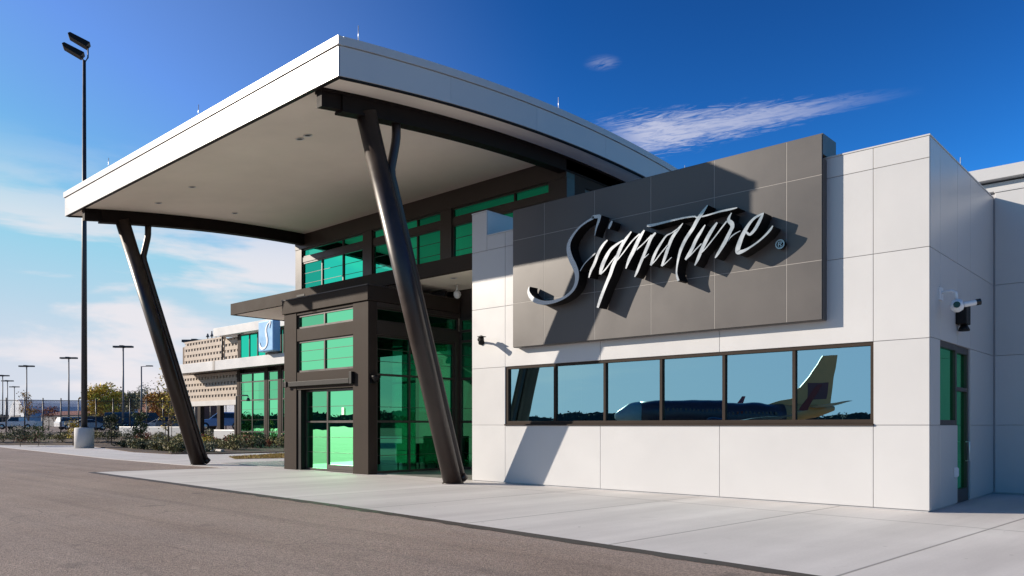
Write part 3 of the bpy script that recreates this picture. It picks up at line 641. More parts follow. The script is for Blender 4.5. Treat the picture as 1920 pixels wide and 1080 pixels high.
# ------------------------------------------------------------------ lettering on the sign wall
STROKES = [
('S',[(-13.094,5.153,0.0152),(-13.121,5.017,0.0761),(-12.997,4.839,0.1161),(-12.765,4.725,0.1152),(-12.521,4.68,0.0944),(-12.233,4.688,0.0787),(-11.951,4.748,0.0657),(-11.735,4.857,0.0725),(-11.614,4.987,0.0914),(-11.559,5.149,0.1129),(-11.568,5.318,0.1297),(-11.644,5.497,0.1373),(-11.735,5.655,0.1377),(-11.803,5.834,0.126),(-11.818,5.982,0.1115),(-11.772,6.12,0.0871),(-11.644,6.268,0.0626),(-11.463,6.405,0.0479),(-11.255,6.495,0.0475),(-11.078,6.545,0.0567),(-11.084,6.576,0.0718),(-10.905,6.557,0.0892),(-10.864,6.532,0.089)]),
('S',[(-10.875,6.556,0.0891),(-10.905,6.45,0.0713),(-10.952,6.347,0.0536),(-10.993,6.231,0.0313),(-11.018,6.112,0.0112)]),
('i',[(-11.455,5.331,0.0227),(-11.336,5.474,0.0226),(-11.196,5.578,0.027),(-11.001,5.696,0.0313)]),
('i',[(-10.648,5.952,0.0353),(-10.769,5.861,0.0665),(-10.905,5.692,0.0802),(-11.029,5.442,0.0806),(-11.126,5.298,0.0674),(-11.19,5.138,0.0315)]),
('i',[(-10.514,6.377,0.0439),(-10.562,6.297,0.0704),(-10.61,6.211,0.0441)]),
('g',[(-10.199,5.88,0.0304),(-10.382,5.811,0.0568),(-10.567,5.708,0.0792),(-10.723,5.51,0.1018),(-10.821,5.324,0.1022),(-10.864,5.174,0.0579)]),
('g',[(-10.848,5.183,0.0445),(-10.728,5.256,0.0354),(-10.541,5.429,0.0286),(-10.382,5.57,0.0262)]),
('g',[(-9.98,6.039,0.0301),(-10.121,5.9,0.0736),(-10.251,5.747,0.0914),(-10.382,5.505,0.0918),(-10.487,5.323,0.101),(-10.567,5.136,0.0925),(-10.701,4.888,0.0841),(-10.837,4.615,0.0845),(-10.93,4.391,0.0625)]),
('g',[(-10.369,5.437,0.0306),(-10.199,5.587,0.0304),(-9.967,5.811,0.0323),(-9.752,5.951,0.0342)]),
('n',[(-9.627,6.011,0.0382),(-9.764,5.842,0.094),(-9.916,5.588,0.0988),(-10.044,5.391,0.082),(-10.126,5.208,0.0303)]),
('n',[(-9.959,5.522,0.0254),(-9.852,5.596,0.0271),(-9.641,5.725,0.0286),(-9.443,5.872,0.032)]),
('n',[(-9.334,5.907,0.0425),(-9.454,5.802,0.0746),(-9.536,5.655,0.082),(-9.641,5.457,0.0788),(-9.746,5.257,0.0719),(-9.831,5.088,0.0649),(-9.891,4.988,0.0253)]),
('n',[(-9.662,5.37,0.0179),(-9.589,5.413,0.0214),(-9.512,5.459,0.0142)]),
('a',[(-8.927,5.83,0.0174),(-9.057,5.791,0.035),(-9.188,5.654,0.0528),(-9.31,5.496,0.0672),(-9.392,5.349,0.0745),(-9.458,5.19,0.0533)]),
('a',[(-9.443,5.206,0.0355),(-9.33,5.287,0.0265),(-9.208,5.411,0.0246),(-9.027,5.576,0.0245)]),
('a',[(-8.649,5.996,0.0172),(-8.769,5.882,0.0623),(-8.907,5.731,0.08),(-9.007,5.538,0.0803),(-9.087,5.34,0.0771),(-9.178,5.134,0.0527)]),
('a',[(-9.167,5.141,0.0316),(-9.087,5.182,0.0245),(-8.927,5.296,0.0139)]),
('a',[(-9.007,5.803,0.0175),(-8.888,5.846,0.0243),(-8.769,5.896,0.0277)]),
('t',[(-9.557,6.101,0.0464),(-9.443,6.088,0.0639),(-9.269,6.09,0.0494),(-8.907,6.105,0.0418),(-8.594,6.11,0.0344),(-8.365,6.094,0.0341),(-8.298,6.06,0.0297),(-8.07,6.063,0.0324),(-7.781,6.088,0.0349),(-7.562,6.09,0.0404),(-7.377,6.096,0.0172)]),
('t',[(-8.046,6.277,0.0202),(-8.176,6.136,0.0743),(-8.289,6.004,0.0849),(-8.403,5.837,0.0818),(-8.556,5.657,0.0789),(-8.672,5.469,0.0758),(-8.73,5.322,0.0622),(-8.779,5.122,0.0433),(-8.799,4.951,0.0381),(-8.785,4.854,0.0485),(-8.75,4.755,0.0519)]),
('u',[(-8.111,5.868,0.0236),(-8.214,5.737,0.0643),(-8.327,5.586,0.0782),(-8.422,5.413,0.0785),(-8.517,5.274,0.0788),(-8.585,5.194,0.0515)]),
('u',[(-8.575,5.205,0.0378),(-8.46,5.274,0.0273),(-8.327,5.382,0.0255),(-8.195,5.48,0.0254)]),
('u',[(-7.829,5.869,0.0379),(-7.941,5.74,0.0761),(-8.037,5.609,0.0852),(-8.135,5.448,0.0856),(-8.216,5.298,0.0799),(-8.282,5.159,0.0683),(-8.356,5.036,0.0268)]),
('r',[(-8.216,5.268,0.0207),(-8.135,5.33,0.0266),(-8.037,5.418,0.0265),(-7.861,5.595,0.0263),(-7.718,5.745,0.029),(-7.609,5.857,0.0347)]),
('r',[(-7.5,6.01,0.0144),(-7.554,5.926,0.0519),(-7.562,5.86,0.0778),(-7.5,5.794,0.0949),(-7.481,5.719,0.0862),(-7.523,5.64,0.0777),(-7.577,5.548,0.0836),(-7.656,5.416,0.0839),(-7.75,5.286,0.0697),(-7.829,5.182,0.0554),(-7.874,5.127,0.0234)]),
('r',[(-7.593,5.435,0.0202),(-7.531,5.505,0.023),(-7.438,5.561,0.0229),(-7.31,5.607,0.0114)]),
('e',[(-6.802,5.884,0.014),(-6.883,5.857,0.042),(-7.0,5.813,0.0507),(-7.105,5.725,0.0622),(-7.195,5.606,0.0823),(-7.27,5.484,0.0911),(-7.328,5.35,0.1028),(-7.365,5.242,0.1058),(-7.354,5.172,0.0943),(-7.248,5.178,0.0654),(-7.09,5.235,0.0396),(-6.912,5.327,0.0365),(-6.766,5.429,0.0418),(-6.664,5.523,0.0472),(-6.614,5.591,0.0194)]),
('e',[(-6.806,5.88,0.0195),(-6.861,5.787,0.0616),(-6.934,5.66,0.0702),(-7.015,5.555,0.0648),(-7.097,5.495,0.0509),(-7.157,5.536,0.0425),(-7.202,5.593,0.0284)])
]
def smooth(pts, per=5):
    out = []
    P = [pts[0]] + list(pts) + [pts[-1]]
    for i in range(1, len(P) - 2):
        for k in range(per):
            t = k / per; r = []
            for j in range(3):
                p0, p1, p2, p3 = (P[i - 1][j], P[i][j], P[i + 1][j], P[i + 2][j])
                r.append(0.5 * (2 * p1 + (p2 - p0) * t + (2 * p0 - 5 * p1 + 4 * p2 - p3) * t * t + (3 * p1 - p0 - 3 * p2 + p3) * t ** 3))
            out.append(r)
    out.append(list(pts[-1])); return out
def ribbon(mb, pts, y0, y1, wmul=1.0, wmin=0.012):
    q = smooth(pts) if len(pts) > 2 else [list(p) for p in pts]
    n = len(q); V = []
    for i, (x, z, w) in enumerate(q):
        a = q[max(0, i - 1)]; b = q[min(n - 1, i + 1)]
        d = Vector((b[0] - a[0], b[1] - a[1])); d = d.normalized() if d.length > 1e-6 else Vector((1, 0))
        px_, pz_ = -d.y, d.x; h = max(wmin, w * wmul) / 2
        V.append([mb.bm.verts.new((x + px_ * h * s, y, z + pz_ * h * s)) for y in (y0, y1) for s in (1, -1)])
    for a, b in zip(V, V[1:]):
        mb.mi = 0; mb.face([a[0], b[0], b[1], a[1]])
        mb.mi = 1; mb.face([a[2], a[3], b[3], b[2]]); mb.face([a[0], a[2], b[2], b[0]]); mb.face([a[1], b[1], b[3], a[3]])
    mb.mi = 1; mb.face([V[0][0], V[0][1], V[0][3], V[0][2]]); mb.face([V[-1][0], V[-1][2], V[-1][3], V[-1][1]]); mb.mi = 0
SG = thing('wall_lettering', 'large silver and black script lettering reading Signature on the charcoal wall', 'sign', (-10, 15.2, 4))
byl = {}
for l, p in STROKES: byl.setdefault(l, []).append(p)
k = 0
for l, ps in byl.items():
    m = MB()
    for p in ps:
        ribbon(m, p, 15.03 - 0.0025 * (k % 5) - 0.0006 * k, 15.36 + 0.0008 * k); k += 1
    m.build('letter', [MT['letter'], MT['black']], SG)
m = MB()
cx_, cz_ = -6.58, 5.26
ring = [(cx_ + 0.085 * math.cos(t), cz_ + 0.085 * math.sin(t), 0.024) for t in [2 * math.pi * i / 16 for i in range(17)]]
ribbon(m, ring, 15.27, 15.37)
ribbon(m, [(cx_ - .03, cz_ - .045, .02), (cx_ - .03, cz_ + .045, .02)], 15.268, 15.36)
ribbon(m, [(cx_ - .03, cz_ + .04, .018), (cx_ + .02, cz_ + .04, .018), (cx_ + .032, cz_ + .022, .018), (cx_ + .02, cz_ + .003, .018), (cx_ - .03, cz_ + .003, .018)], 15.266, 15.36)
ribbon(m, [(cx_, cz_ + .003, .018), (cx_ + .035, cz_ - .045, .02)], 15.264, 15.36)
m.lathe([(0.075, 0), (0.075, 0.05)], (cx_, 15.31, cz_), 20, 'Y')
o = m.build('registered_mark', [MT['letter'], MT['black']], SG)

# ------------------------------------------------------------------ small fittings on the walls
def bullet(mb, p, d, L=0.30, r=0.06):
    p = Vector(p); d = Vector(d).normalized(); mb.tube([p - d * L / 2, p - d * L * 0.42, p + d * L * 0.45, p + d * L / 2], [r * .7, r, r, r * 1.08], 16)
C1 = thing('security_camera', 'small dark bullet camera on the white wall left of the sign', 'security camera', (-15.35, FY, 3.95))
m = MB(); m.lathe([(0.07, 0), (0.07, 0.03), (0.03, 0.05)], (-15.42, FY - 0.052, 3.93), 14, 'Y'); m.tube([(-15.42, FY - 0.03, 3.93), (-15.40, FY - 0.14, 4.00), (-15.28, FY - 0.24, 4.02), (-15.15, FY - 0.30, 3.98)], 0.03, 10); m.build('bracket', MT['black'], C1)
m = MB(); bullet(m, (-15.06, FY - 0.36, 3.95), (0.55, -0.5, -0.45), 0.34, 0.075); b_ = m.build('camera_body', MT['black'], C1)
m = MB(); m.box(-15.14, -14.98, FY - 0.44, FY - 0.26, 4.03, 4.05); m.build('sun_shield', MT['black'], C1)
C2 = thing('security_camera', 'white gooseneck double camera on the shaded side wall above the side window', 'security camera', (WX1, 16.35, 4.07))
m = MB(); m.box(WX1 + 0.001, WX1 + 0.04, 16.24, 16.42, 3.96, 4.20); m.tube([(WX1 + .03, 16.33, 4.10), (WX1 + .20, 16.33, 4.12), (WX1 + .27, 16.33, 4.08), (WX1 + .29, 16.33, 3.93)], 0.028, 10); m.build('bracket', MT['camwhite'], C2)
m = MB(); m.lathe([(0.03, 0.12), (0.09, 0.10), (0.125, 0.0), (0.10, -0.08), (0.04, -0.12)], (WX1 + .29, 16.33, 3.83), 20); h = m.build('camera_body', MT['camwhite'], C2)
m = MB(); bullet(m, (WX1 + .31, 16.22, 3.83), (0.25, -1, 0), 0.10, 0.055); m.build('lens', MT['lens'], C2)
m = MB(); bullet(m, (WX1 + .50, 16.40, 3.86), (0.8, 0.5, 0.16), 0.24, 0.05); m.tube([(WX1 + .34, 16.34, 3.83), (WX1 + .48, 16.39, 3.85)], 0.03, 8); m.build('second_camera', MT['camwhite'], C2)
m = MB(); bullet(m, (WX1 + .605, 16.465, 3.882), (0.8, 0.5, 0.16), 0.08, 0.058); m.build('second_lens', MT['lens'], C2)
C3 = thing('wall_light', 'black box light fitting on the side wall below the white camera', 'wall light', (WX1, 17.3, 3.6))
m = MB(); m.box(WX1 + 0.001, WX1 + 0.20, 17.5, 17.85, 3.62, 4.02); m.build('housing', MT['black'], C3, bevel=0.02)
m = MB(); m.lathe([(0.10, 0), (0.11, 0.02), (0.06, 0.13)], (WX1 + 0.12, 17.66, 3.49), 16); m.build('reflector', MT['black'], C3)
m = MB(); m.box(WX1 + 0.001, WX1 + 0.05, 17.36, 17.5, 0.56, 0.76); m.box(WX1 + 0.05, WX1 + 0.07, 17.38, 17.48, 0.58, 0.74)
o = m.build('outlet_box', MT['camwhite'], origin=(WX1, 17.43, 0.66), bevel=0.008); tag(o, 'small pale outlet cover low on the shaded side wall by the side door', 'outlet')
C4 = thing('wall_light', 'dark half round sconce on the bronze corner post right of the sliding door', 'wall light', (VX1, VY, 3.1))
m = MB(); m.box(VX1 + 0.001, VX1 + 0.06, VY + 0.08, VY + 0.30, 2.95, 3.22); m.build('back_plate', MT['black'], C4)
m = MB(); m.lathe([(0.15, 0.22), (0.15, 0.17), (0.06, 0.0)], (VX1 + 0.17, VY + 0.19, 2.98), 18); m.build('shade', MT['black'], C4)
C5 = thing('security_camera', 'small pendant dome camera under the flat entrance soffit', 'security camera', (-19.5, 18.1, 6.3))
m = MB(); m.tube([(-19.5, 18.6, 6.47), (-19.5, 18.6, 6.2)], 0.03, 10); m.build('stem', MT['camwhite'], C5)
m = MB(); m.lathe([(0.05, 0.15), (0.12, 0.1), (0.13, 0.0), (0.09, -0.09), (0.03, -0.12)], (-19.5, 18.6, 6.1), 18); m.build('dome', MT['camwhite'], C5)

# recessed downlights
def downlight(x, y, z, sl, label, gr):
    t = thing('downlight', label, 'downlight', (x, y, z), group=gr, local=True)
    m = MB(); m.lathe([(0.11, -0.004), (0.125, -0.016), (0.09, -0.018), (0.085, -0.002)], (0, 0, 0), 24); m.build('trim_ring', MT['camwhite'], t)
    m = MB(); m.lathe([(0.085, -0.006), (0.02, -0.007)], (0, 0, 0), 20); m.build('lens', MT['black'], t)
    t.rotation_euler.x = math.atan(sl); return t
dsl = lambda y: -2 * 0.0078 * (y - 20)
for x, y, lb in ((-19.15, 12.15, 'recessed downlight in the big soffit nearest the front right column'), (-18.75, 12.15, 'second of the paired downlights beside the front right column top'),
                 (-25.71, 12.15, 'recessed downlight midway along the front edge of the big soffit'), (-28.5, 12.22, 'recessed downlight in the big soffit closest to the left column head'),
                 (-28.75, 15.31, 'recessed downlight deep under the big soffit near the upper left glazing')):
    downlight(x, y, zb(y) + 0.012, dsl(y), lb, 'downlights in the curved soffit')
downlight(-18.74, 17.7, 6.468, 0, 'recessed downlight in the low flat soffit beside the white wing', None)

# ------------------------------------------------------------------ tall floodlight pole
FP = thing('floodlight_pole', 'tall dark floodlight pole on a round white concrete base at left', 'light pole', (-58.47, 19.95, 0))
bx_, by_ = -58.47, 19.95
m = MB(); m.lathe([(0.62, -0.05), (0.62, 1.36), (0.58, 1.42), (0.2, 1.43)], (bx_, by_, 0), 40); m.build('concrete_base', MT['cast'], FP)
m = MB(); m.lathe([(0.3, 0), (0.3, 0.05), (0.22, 0.06)], (bx_, by_, 1.43), 20); m.tube([(bx_, by_, 1.43), (bx_, by_, 14), (bx_, by_, 27.0)], [0.20, 0.16, 0.105], 16); m.build('pole', MT['lpole'], FP)
Rv = Vector((.7393, .6734, 0)); Fv = Vector((-.6734, .7393, 0)); Hd = (-Rv * 0.92 - Fv * 0.4).normalized(); Sd = Hd.cross(Vector((0, 0, 1)))
for i, (sx_, hz, off) in enumerate(((-0.14, 27.35, 0.05), (0.26, 28.05, 0.0))):
    base = Vector((bx_, by_, 26.9)) + Rv * sx_
    m = MB(); m.tube([Vector((bx_, by_, 26.8)), base + Vector((0, 0, 0.3)), Vector((base.x, base.y, hz))], 0.05, 8); arm = m.build('arm', MT['lpole'], FP)
    m = MB(); c0 = Vector((base.x, base.y, hz)); dn = (Hd + Vector((0, 0, 0.42))).normalized(); up = Sd.cross(dn).normalized()
    pr = [(-0.1, -0.16), (1.2, -0.12), (1.3, 0.03), (1.15, 0.18), (0.0, 0.24)]
    m.prism(pr, lambda u, v, w: tuple(c0 + dn * u + up * v * (-1) + Sd * w), -0.36, 0.36); m.build('lamp_head', MT['black'], arm, bevel=0.02)

# ------------------------------------------------------------------ terminal annex at left with block screen and blue sign
AX = thing('annex_building', 'low annex with green shopfront, white canopy bands and pale block screens', 'building', (-56, 31, 0))
AY = 30.4
m = MB(); m.box(-64.5, -45, 29.0, 29.1, 5.85, 6.58); m.box(-64.5, -45, 29.1, AY + 1, 5.95, 6.5); m.box(-64.5, -64.4, 29.1, AY + 2, 5.85, 6.58); ac = m.build('canopy', MT['white'], AX, bevel=0.01)
m = MB(); m.box(-57.9, -57.55, 28.985, 28.999, 5.85, 6.58); m.build('joint_panel', MT['reveal'], ac)
m = MB(); m.box(-59.2, -45, AY - 0.7, AY - 0.6, 8.62, 9.28); m.box(-59.2, -45, AY - 0.6, AY + 4, 8.7, 9.2); m.build('roof_parapet', MT['white'], AX, bevel=0.01)
m = MB()
for x in (-56.4, -52.3, -50.4, -46): m.box(x - 0.22, x + 0.22, AY - 0.08, AY + 0.3, 0, 5.9); m.box(x - 0.15, x + 0.15, AY - 0.05, AY + 0.3, 6.5, 8.65)
m.box(-56.4, -45, AY + 0.3, AY + 0.36, 5.0, 5.95); m.build('frame_post', MT['bronze2'], AX)
glazing('shopfront', AX, front(AY), -56.15, -52.55, [1.1, 3.5, 4.9], [-54.35], [0.5, 2.0, 2.8, 4.2], (0.05, 5.6), GL_GREEN, fat=0.09)
glazing('shopfront', AX, front(AY), -52.05, -50.65, [1.1, 3.5, 4.9], [], [0.5, 2.0, 2.8, 4.2], (0.05, 5.6), GL_GREEN, fat=0.09)
glazing('shopfront', AX, front(AY), -50.15, -46.25, [1.1, 3.5, 4.9], [-48.2], [], (0.05, 5.6), GL_GREEN, fat=0.09)
glazing('clerestory_window', AX, front(AY), -56.2, -46, [], [-54.8, -53.6, -52.3, -50], [], (6.6, 8.6), GL_UP, fat=0.08)
m = MB(); m.box(-56, -45, AY + 3, AY + 3.2, 0, 8.6); m.box(-56, -45, AY + 0.4, AY + 3, 6.0, 6.2); m.build('inner_wall', MT['interior'], AX)
def screen(mb, md, x0, x1, z0, z1, y, course=0.50):
    mb.box(x0, x1, y + 0.10, y + 0.3, z0, z1)
    z = z0; i = 0
    while z < z1 - 0.05:
        zz = min(z + course * 0.58, z1); mb.box(x0, x1, y, y + 0.10, z, zz)
        x = x0 + (0.3 if i % 2 else 0.0)
        while x < x1 - 0.3:
            mb.box(x, min(x + 0.20, x1), y + 0.015, y + 0.10, zz, min(z + course, z1)); x += 0.52
        z += course; i += 1
m = MB(); screen(m, None, -67.2, -56.62, 3.6, 5.85, AY + 0.2); screen(m, None, -66.2, -59.4, 6.6, 8.75, AY + 0.2); screen(m, None, -59.2, -56.62, 6.6, 8.55, AY + 0.2)
m.build('block_screen', MT['precast'], AX)
m = MB(); m.box(-67.2, -56.62, AY + 0.1, AY + 0.6, 3.2, 3.6); m.box(-67.2, -57, AY + 4.6, AY + 4.9, 3.6, 8.4); m.build('edge_beam', MT['cast'], AX)
m = MB(); m.box(-67.2, -56.62, AY + 0.52, AY + 0.55, 3.6, 8.4); m.build('screen_backing', MT['precastd'], AX)
for x in (-66.8, -63.4, -60.0, -57.2):
    m = MB(); m.box(x - 0.25, x + 0.25, AY + 0.15, AY + 0.5, 0, 3.2); m.build('pier', MT['bronze2'], AX)
m = MB(); m.tube([(-59.3, AY + 0.1, 6.58), (-59.3, AY + 0.1, 9.0)], 0.07, 8); m.build('mast', MT['lpole'], AX)
for i in range(5):
    m = MB(); x = -64.6 + i * 0.75; m.tube([(x, AY + 1.5, 8.4), (x, AY + 1.5, 9.5 + 0.15 * (i % 2))], 0.06, 6); m.lathe([(0.16, 0), (0.05, 0.3)], (x, AY + 1.5, 9.2), 8); m.build('roof_vent', MT['gpole'], AX)
BS = thing('blade_sign', 'light blue square sign with white script S above the annex canopy', 'sign', (-49.4, 28.7, 6.7))
m = MB(); m.mi = 0; m.box(-49.95, -48.0, 28.35, 28.95, 6.72, 8.85); m.build('sign_box', MT['blue'], BS, bevel=0.08)
m = MB(); sS = [p for l, p in STROKES if l == 'S']
for kk, p in enumerate(sS): ribbon(m, [(-48.98 + (x + 11.9) * 0.62 + 0.05, 7.80 + (z - 5.6) * 0.95, w * 1.5) for x, z, w in p], 28.31 - 0.004 * kk, 28.352)
m.build('letter', [MT['signwhite'], MT['signwhite']], BS)
m = MB(); m.box(-49.7, -48.3, 28.94, 29.2, 6.585, 6.75); m.build('mounting', MT['bronze'], BS)

# ------------------------------------------------------------------ shrubs in the bed
def shrub_mesh(name, mat, r, h, n, seed):
    rnd = random.Random(seed); m = MB()
    for _ in range(9): 
        a = rnd.uniform(0, 6.28); m.tube([(0, 0, 0), (math.cos(a) * r * .4, math.sin(a) * r * .4, h * .5), (math.cos(a) * r * .7, math.sin(a) * r * .7, h * .85)], [.012, .009, .004], 4)
    cl = [(rnd.gauss(0, r * .45), rnd.gauss(0, r * .45), h * rnd.uniform(.25, .85)) for _ in range(14)]
    for i in range(n):
        c_ = cl[i % len(cl)]; m.leaf(Vector((c_[0] + rnd.gauss(0, r * .22), c_[1] + rnd.gauss(0, r * .22), max(.03, c_[2] + rnd.gauss(0, h * .13)))), 0.05 * rnd.uniform(.8, 1.6), rnd)
    return m.build(name, mat, fix=False)
rb = random.Random(21)
def plant_row(a, b, n, mats, r, h, label, group, jit=0.35, zz=0.04):
    protos = []
    for mi_, mt in enumerate(mats): protos.append(shrub_mesh('shrub', MT[mt], r * .85, h * .85, 420, rb.randint(0, 9999)))
    for i in range(n):
        p = protos[i] if i < len(protos) else protos[rb.randrange(len(protos))].copy()
        if i >= len(protos): COL.objects.link(p)
        t = (i + 0.5) / n
        p.location = (a[0] + (b[0] - a[0]) * t + rb.uniform(-jit, jit), a[1] + (b[1] - a[1]) * t + rb.uniform(-jit, jit), zz)
        s = rb.uniform(.75, 1.3); p.scale = (s, s, s * rb.uniform(.85, 1.15)); p.rotation_euler.z = rb.uniform(0, 6.28)
        tag(p, label, 'shrub', group)
plant_row((-58, 22.2), (-42.6, 19.6), 18, ['leaf_olive', 'leaf_grey', 'leaf_dark'], .5, .6, 'low olive or dark shrub in the front row of the bark bed', 'shrubs in the front row of the bed')
plant_row((-58.5, 23.4), (-42.3, 20.9), 16, ['leaf_grey', 'leaf_olive'], .5, .62, 'low grey green shrub just in front of the thin kerb', 'shrubs just before the kerb', .3)
plant_row((-62, 26.2), (-44, 24.0), 18, ['leaf_olive', 'leaf_grey', 'leaf_yellow'], .6, .75, 'rounded shrub in the row behind the thin kerb', 'shrubs behind the kerb')
plant_row((-64, 29.0), (-47, 27.2), 16, ['leaf_dark', 'leaf_olive', 'leaf_red'], .6, .85, 'shrub in the rear row below the embankment', 'shrubs in the rear row')
for k_, (u0_, u1_, d_, n_) in enumerate(((-20, 470, 64, 18), (-20, 470, 67, 18))):
    a_, b_2 = gp(u0_, d_, 0), gp(u1_, d_, 0)
    plant_row((a_.x, a_.y), (b_2.x, b_2.y), n_, ['leaf_dark', 'leaf_olive', 'leaf_red'] if k_ == 0 else ['leaf_olive', 'leaf_grey', 'leaf_dark'], .75, .8, ['shrub in the lower row on the bank below the fence', 'shrub in the upper row on the bank just below the fence'][k_], ['shrubs low on the bank', 'shrubs high on the bank'][k_], .5, (.2, .47)[k_])
plant_row((-57.5, 29.4), (-46, 28.6), 12, ['leaf_dark', 'leaf_red', 'leaf_olive'], .5, .8, 'small shrub planted against the annex shopfront', 'shrubs against the annex', .2)

# ------------------------------------------------------------------ trees
def tree(name, label, loc, h, cr_, mat, n, seed, bare=0.0, group=None, crown_base=.3, leaf=.12, stakes=False, shape=1.0):
    rnd = random.Random(seed); t = thing(name, label, 'tree', tuple(loc), group=group, local=True)
    m = MB(); tips = []
    m.tube([(0, 0, -.1), (rnd.uniform(-.03, .03) * h, 0, h * .4), (rnd.uniform(-.03, .03) * h, rnd.uniform(-.03, .03) * h, h * .9)], [h * .022, h * .015, h * .004], 8)
    for i in range(16):
        z0 = h * rnd.uniform(crown_base, .8); a = i * 2.4 + rnd.uniform(-.4, .4); L = cr_ * rnd.uniform(.55, 1.0) * (1 - .45 * max(0, (z0 / h - .5)))
        e = Vector((math.cos(a) * L, math.sin(a) * L, z0 + L * rnd.uniform(.35, .8))); mid = Vector((math.cos(a) * L * .5, math.sin(a) * L * .5, z0 + L * .25))
        m.tube([(0, 0, z0), mid, e], [h * .009, h * .006, h * .002], 5); tips += [e, mid.lerp(e, .6)]
        for k in range(3):
            b = mid.lerp(e, rnd.uniform(.2, .9)); e2 = b + Vector((rnd.gauss(0, .3), rnd.gauss(0, .3), rnd.uniform(.1, .5))) * cr_ * .6
            m.tube([b, e2], [h * .004, h * .001], 4); tips.append(e2)
    m.build('trunk', MT['bark'], t)
    m = MB(); tips.append(Vector((0, 0, h * .93)))
    for i in range(n):
        c_ = rnd.choice(tips); s = cr_ * .20
        m.leaf(c_ + Vector((rnd.gauss(0, s), rnd.gauss(0, s), rnd.gauss(0, s * .8))), leaf * rnd.uniform(.7, 1.4), rnd)
    m.build('crown', MT[mat], t, fix=False)
    if stakes:
        m = MB(); m.tube([(.5, 0, 0), (.5, 0, 1.5)], .025, 6); m.tube([(-.5, 0, 0), (-.5, 0, 1.5)], .025, 6); m.tube([(-.5, 0, 1.4), (.5, 0, 1.4)], .01, 4); m.build('stake', MT['bark'], t)
    return t
tree('autumn_tree', 'rounded yellow green autumn tree behind the fence right of the tall floodlight pole', gp(191, 128, 1.1), 7.0, 2.5, 'leaf_yellow', 5200, 1, leaf=.21, crown_base=.25)
tree('autumn_tree', 'olive tree standing close behind the rounded yellow tree', gp(203, 134, 1.1), 6.4, 2.2, 'leaf_olive', 3600, 2, leaf=.21, crown_base=.22)
tree('autumn_tree', 'pale grey green tree in front of the red brick building', gp(246, 150, 1.2), 6.4, 2.2, 'leaf_grey', 3200, 3, leaf=.22)
tree('autumn_tree', 'thin pale tree right of the single arm lamp post', gp(278, 140, 1.2), 7.6, 2.4, 'leaf_grey', 700, 4, leaf=.16)
tree('autumn_tree', 'bright orange yellow tree just left of the left canopy column', gp(304, 112, 1.0), 5.0, 2.0, 'leaf_orange', 4200, 5, leaf=.17, crown_base=.2)
tree('autumn_tree', 'slender half bare yellow tree partly behind the left canopy column', gp(320, 88, .8), 7.2, 1.5, 'leaf_yellow', 420, 6, leaf=.13)
tree('autumn_tree', 'thin rust brown tree in front of the grey hangar', gp(54, 132, 1.1), 6.6, 1.6, 'leaf_orange', 420, 7, leaf=.15)
tree('autumn_tree', 'small rusty tree far left beside the parked white pickup truck', gp(92, 128, 1.1), 3.4, 1.6, 'leaf_red', 500, 8, leaf=.14)
tree('young_tree', 'young dark green evergreen in the bed with rusty lower leaves', gp(209, 62, .03), 2.5, .62, 'leaf_dark', 1300, 9, leaf=.07, crown_base=.12)
tree('young_tree', 'young upright green tree in the bed below the single arm lamp post', gp(263, 62, .03), 2.9, .60, 'leaf_green', 1400, 10, leaf=.07, crown_base=.12)
tree('young_tree', 'staked sapling with few yellow leaves left of the left canopy column base', gp(316, 55, .03), 3.6, .7, 'leaf_yellow', 240, 11, leaf=.07, stakes=True)
tree('young_tree', 'small ochre sapling directly left of the tall floodlight pole', gp(137, 61, .03), 2.0, .55, 'leaf_yellow', 500, 12, leaf=.07, crown_base=.15)
tree('young_tree', 'short dark bush tree at the far left edge of the bed', gp(38, 58, .03), 1.3, .8, 'leaf_dark', 700, 13, leaf=.07, crown_base=.1)
tree('young_tree', 'low green bush tree between the fence posts left of the floodlight pole', gp(72, 60, .03), 1.2, .8, 'leaf_green', 600, 14, leaf=.07, crown_base=.1)

# ------------------------------------------------------------------ fence along the car park
fa, fb = gp(-60, 74, 0.75), gp(452, 84, 0.85)
FN = thing('chain_link_fence', 'tall dark chain link fence running along the raised car park', 'fence', tuple(fa))
nP = 16; H_ = 3.25
m = MB()
for z in (0.06, H_ * .5, H_): m.tube([fa + Vector((0, 0, z)), fb + Vector((0, 0, z))], .035, 6)
m.build('rail', MT['lpole'], FN)
for i in range(nP + 1):
    p = fa.lerp(fb, i / nP); m = MB(); m.tube([p + Vector((0, 0, -.2)), p + Vector((0, 0, H_ + .25))], .06, 8); m.build('post', MT['lpole'], FN)
mm_, tt = nodes_of('chain_link'); bb = NB(tt)
gpz = bb.n('ShaderNodeTexCoord').outputs['UV']
sx_ = bb.n('ShaderNodeSeparateXYZ'); bb.l(gpz, sx_.inputs[0])
def band(a, b):
    f = bb.math('FRACT', bb.math('MULTIPLY', bb.math('ADD', a, b), 9.0)); return bb.math('LESS_THAN', f, 0.11)
ng = bb.math('MULTIPLY', sx_.outputs[1], -1.0)
f = bb.math('MAXIMUM', band(sx_.outputs[0], sx_.outputs[1]), band(sx_.outputs[0], ng))
df = bb.n('ShaderNodeBsdfDiffuse'); df.inputs[0].default_value = (.05, .05, .055, 1); tr = bb.n('ShaderNodeBsdfTransparent')
mx = bb.n('ShaderNodeMixShader'); bb.l(f, mx.inputs[0]); bb.l(tr.outputs[0], mx.inputs[1]); bb.l(df.outputs[0], mx.inputs[2]); bb.out(mx.outputs[0])
m = MB(); uvl = m.bm.loops.layers.uv.new('uv')
fc = m.poly([fa, fb, fb + Vector((0, 0, H_)), fa + Vector((0, 0, H_))]); Lf = (fb - fa).length
for lp, uv in zip(fc.loops, ((0, 0), (Lf, 0), (Lf, H_), (0, H_))): lp[uvl].uv = uv
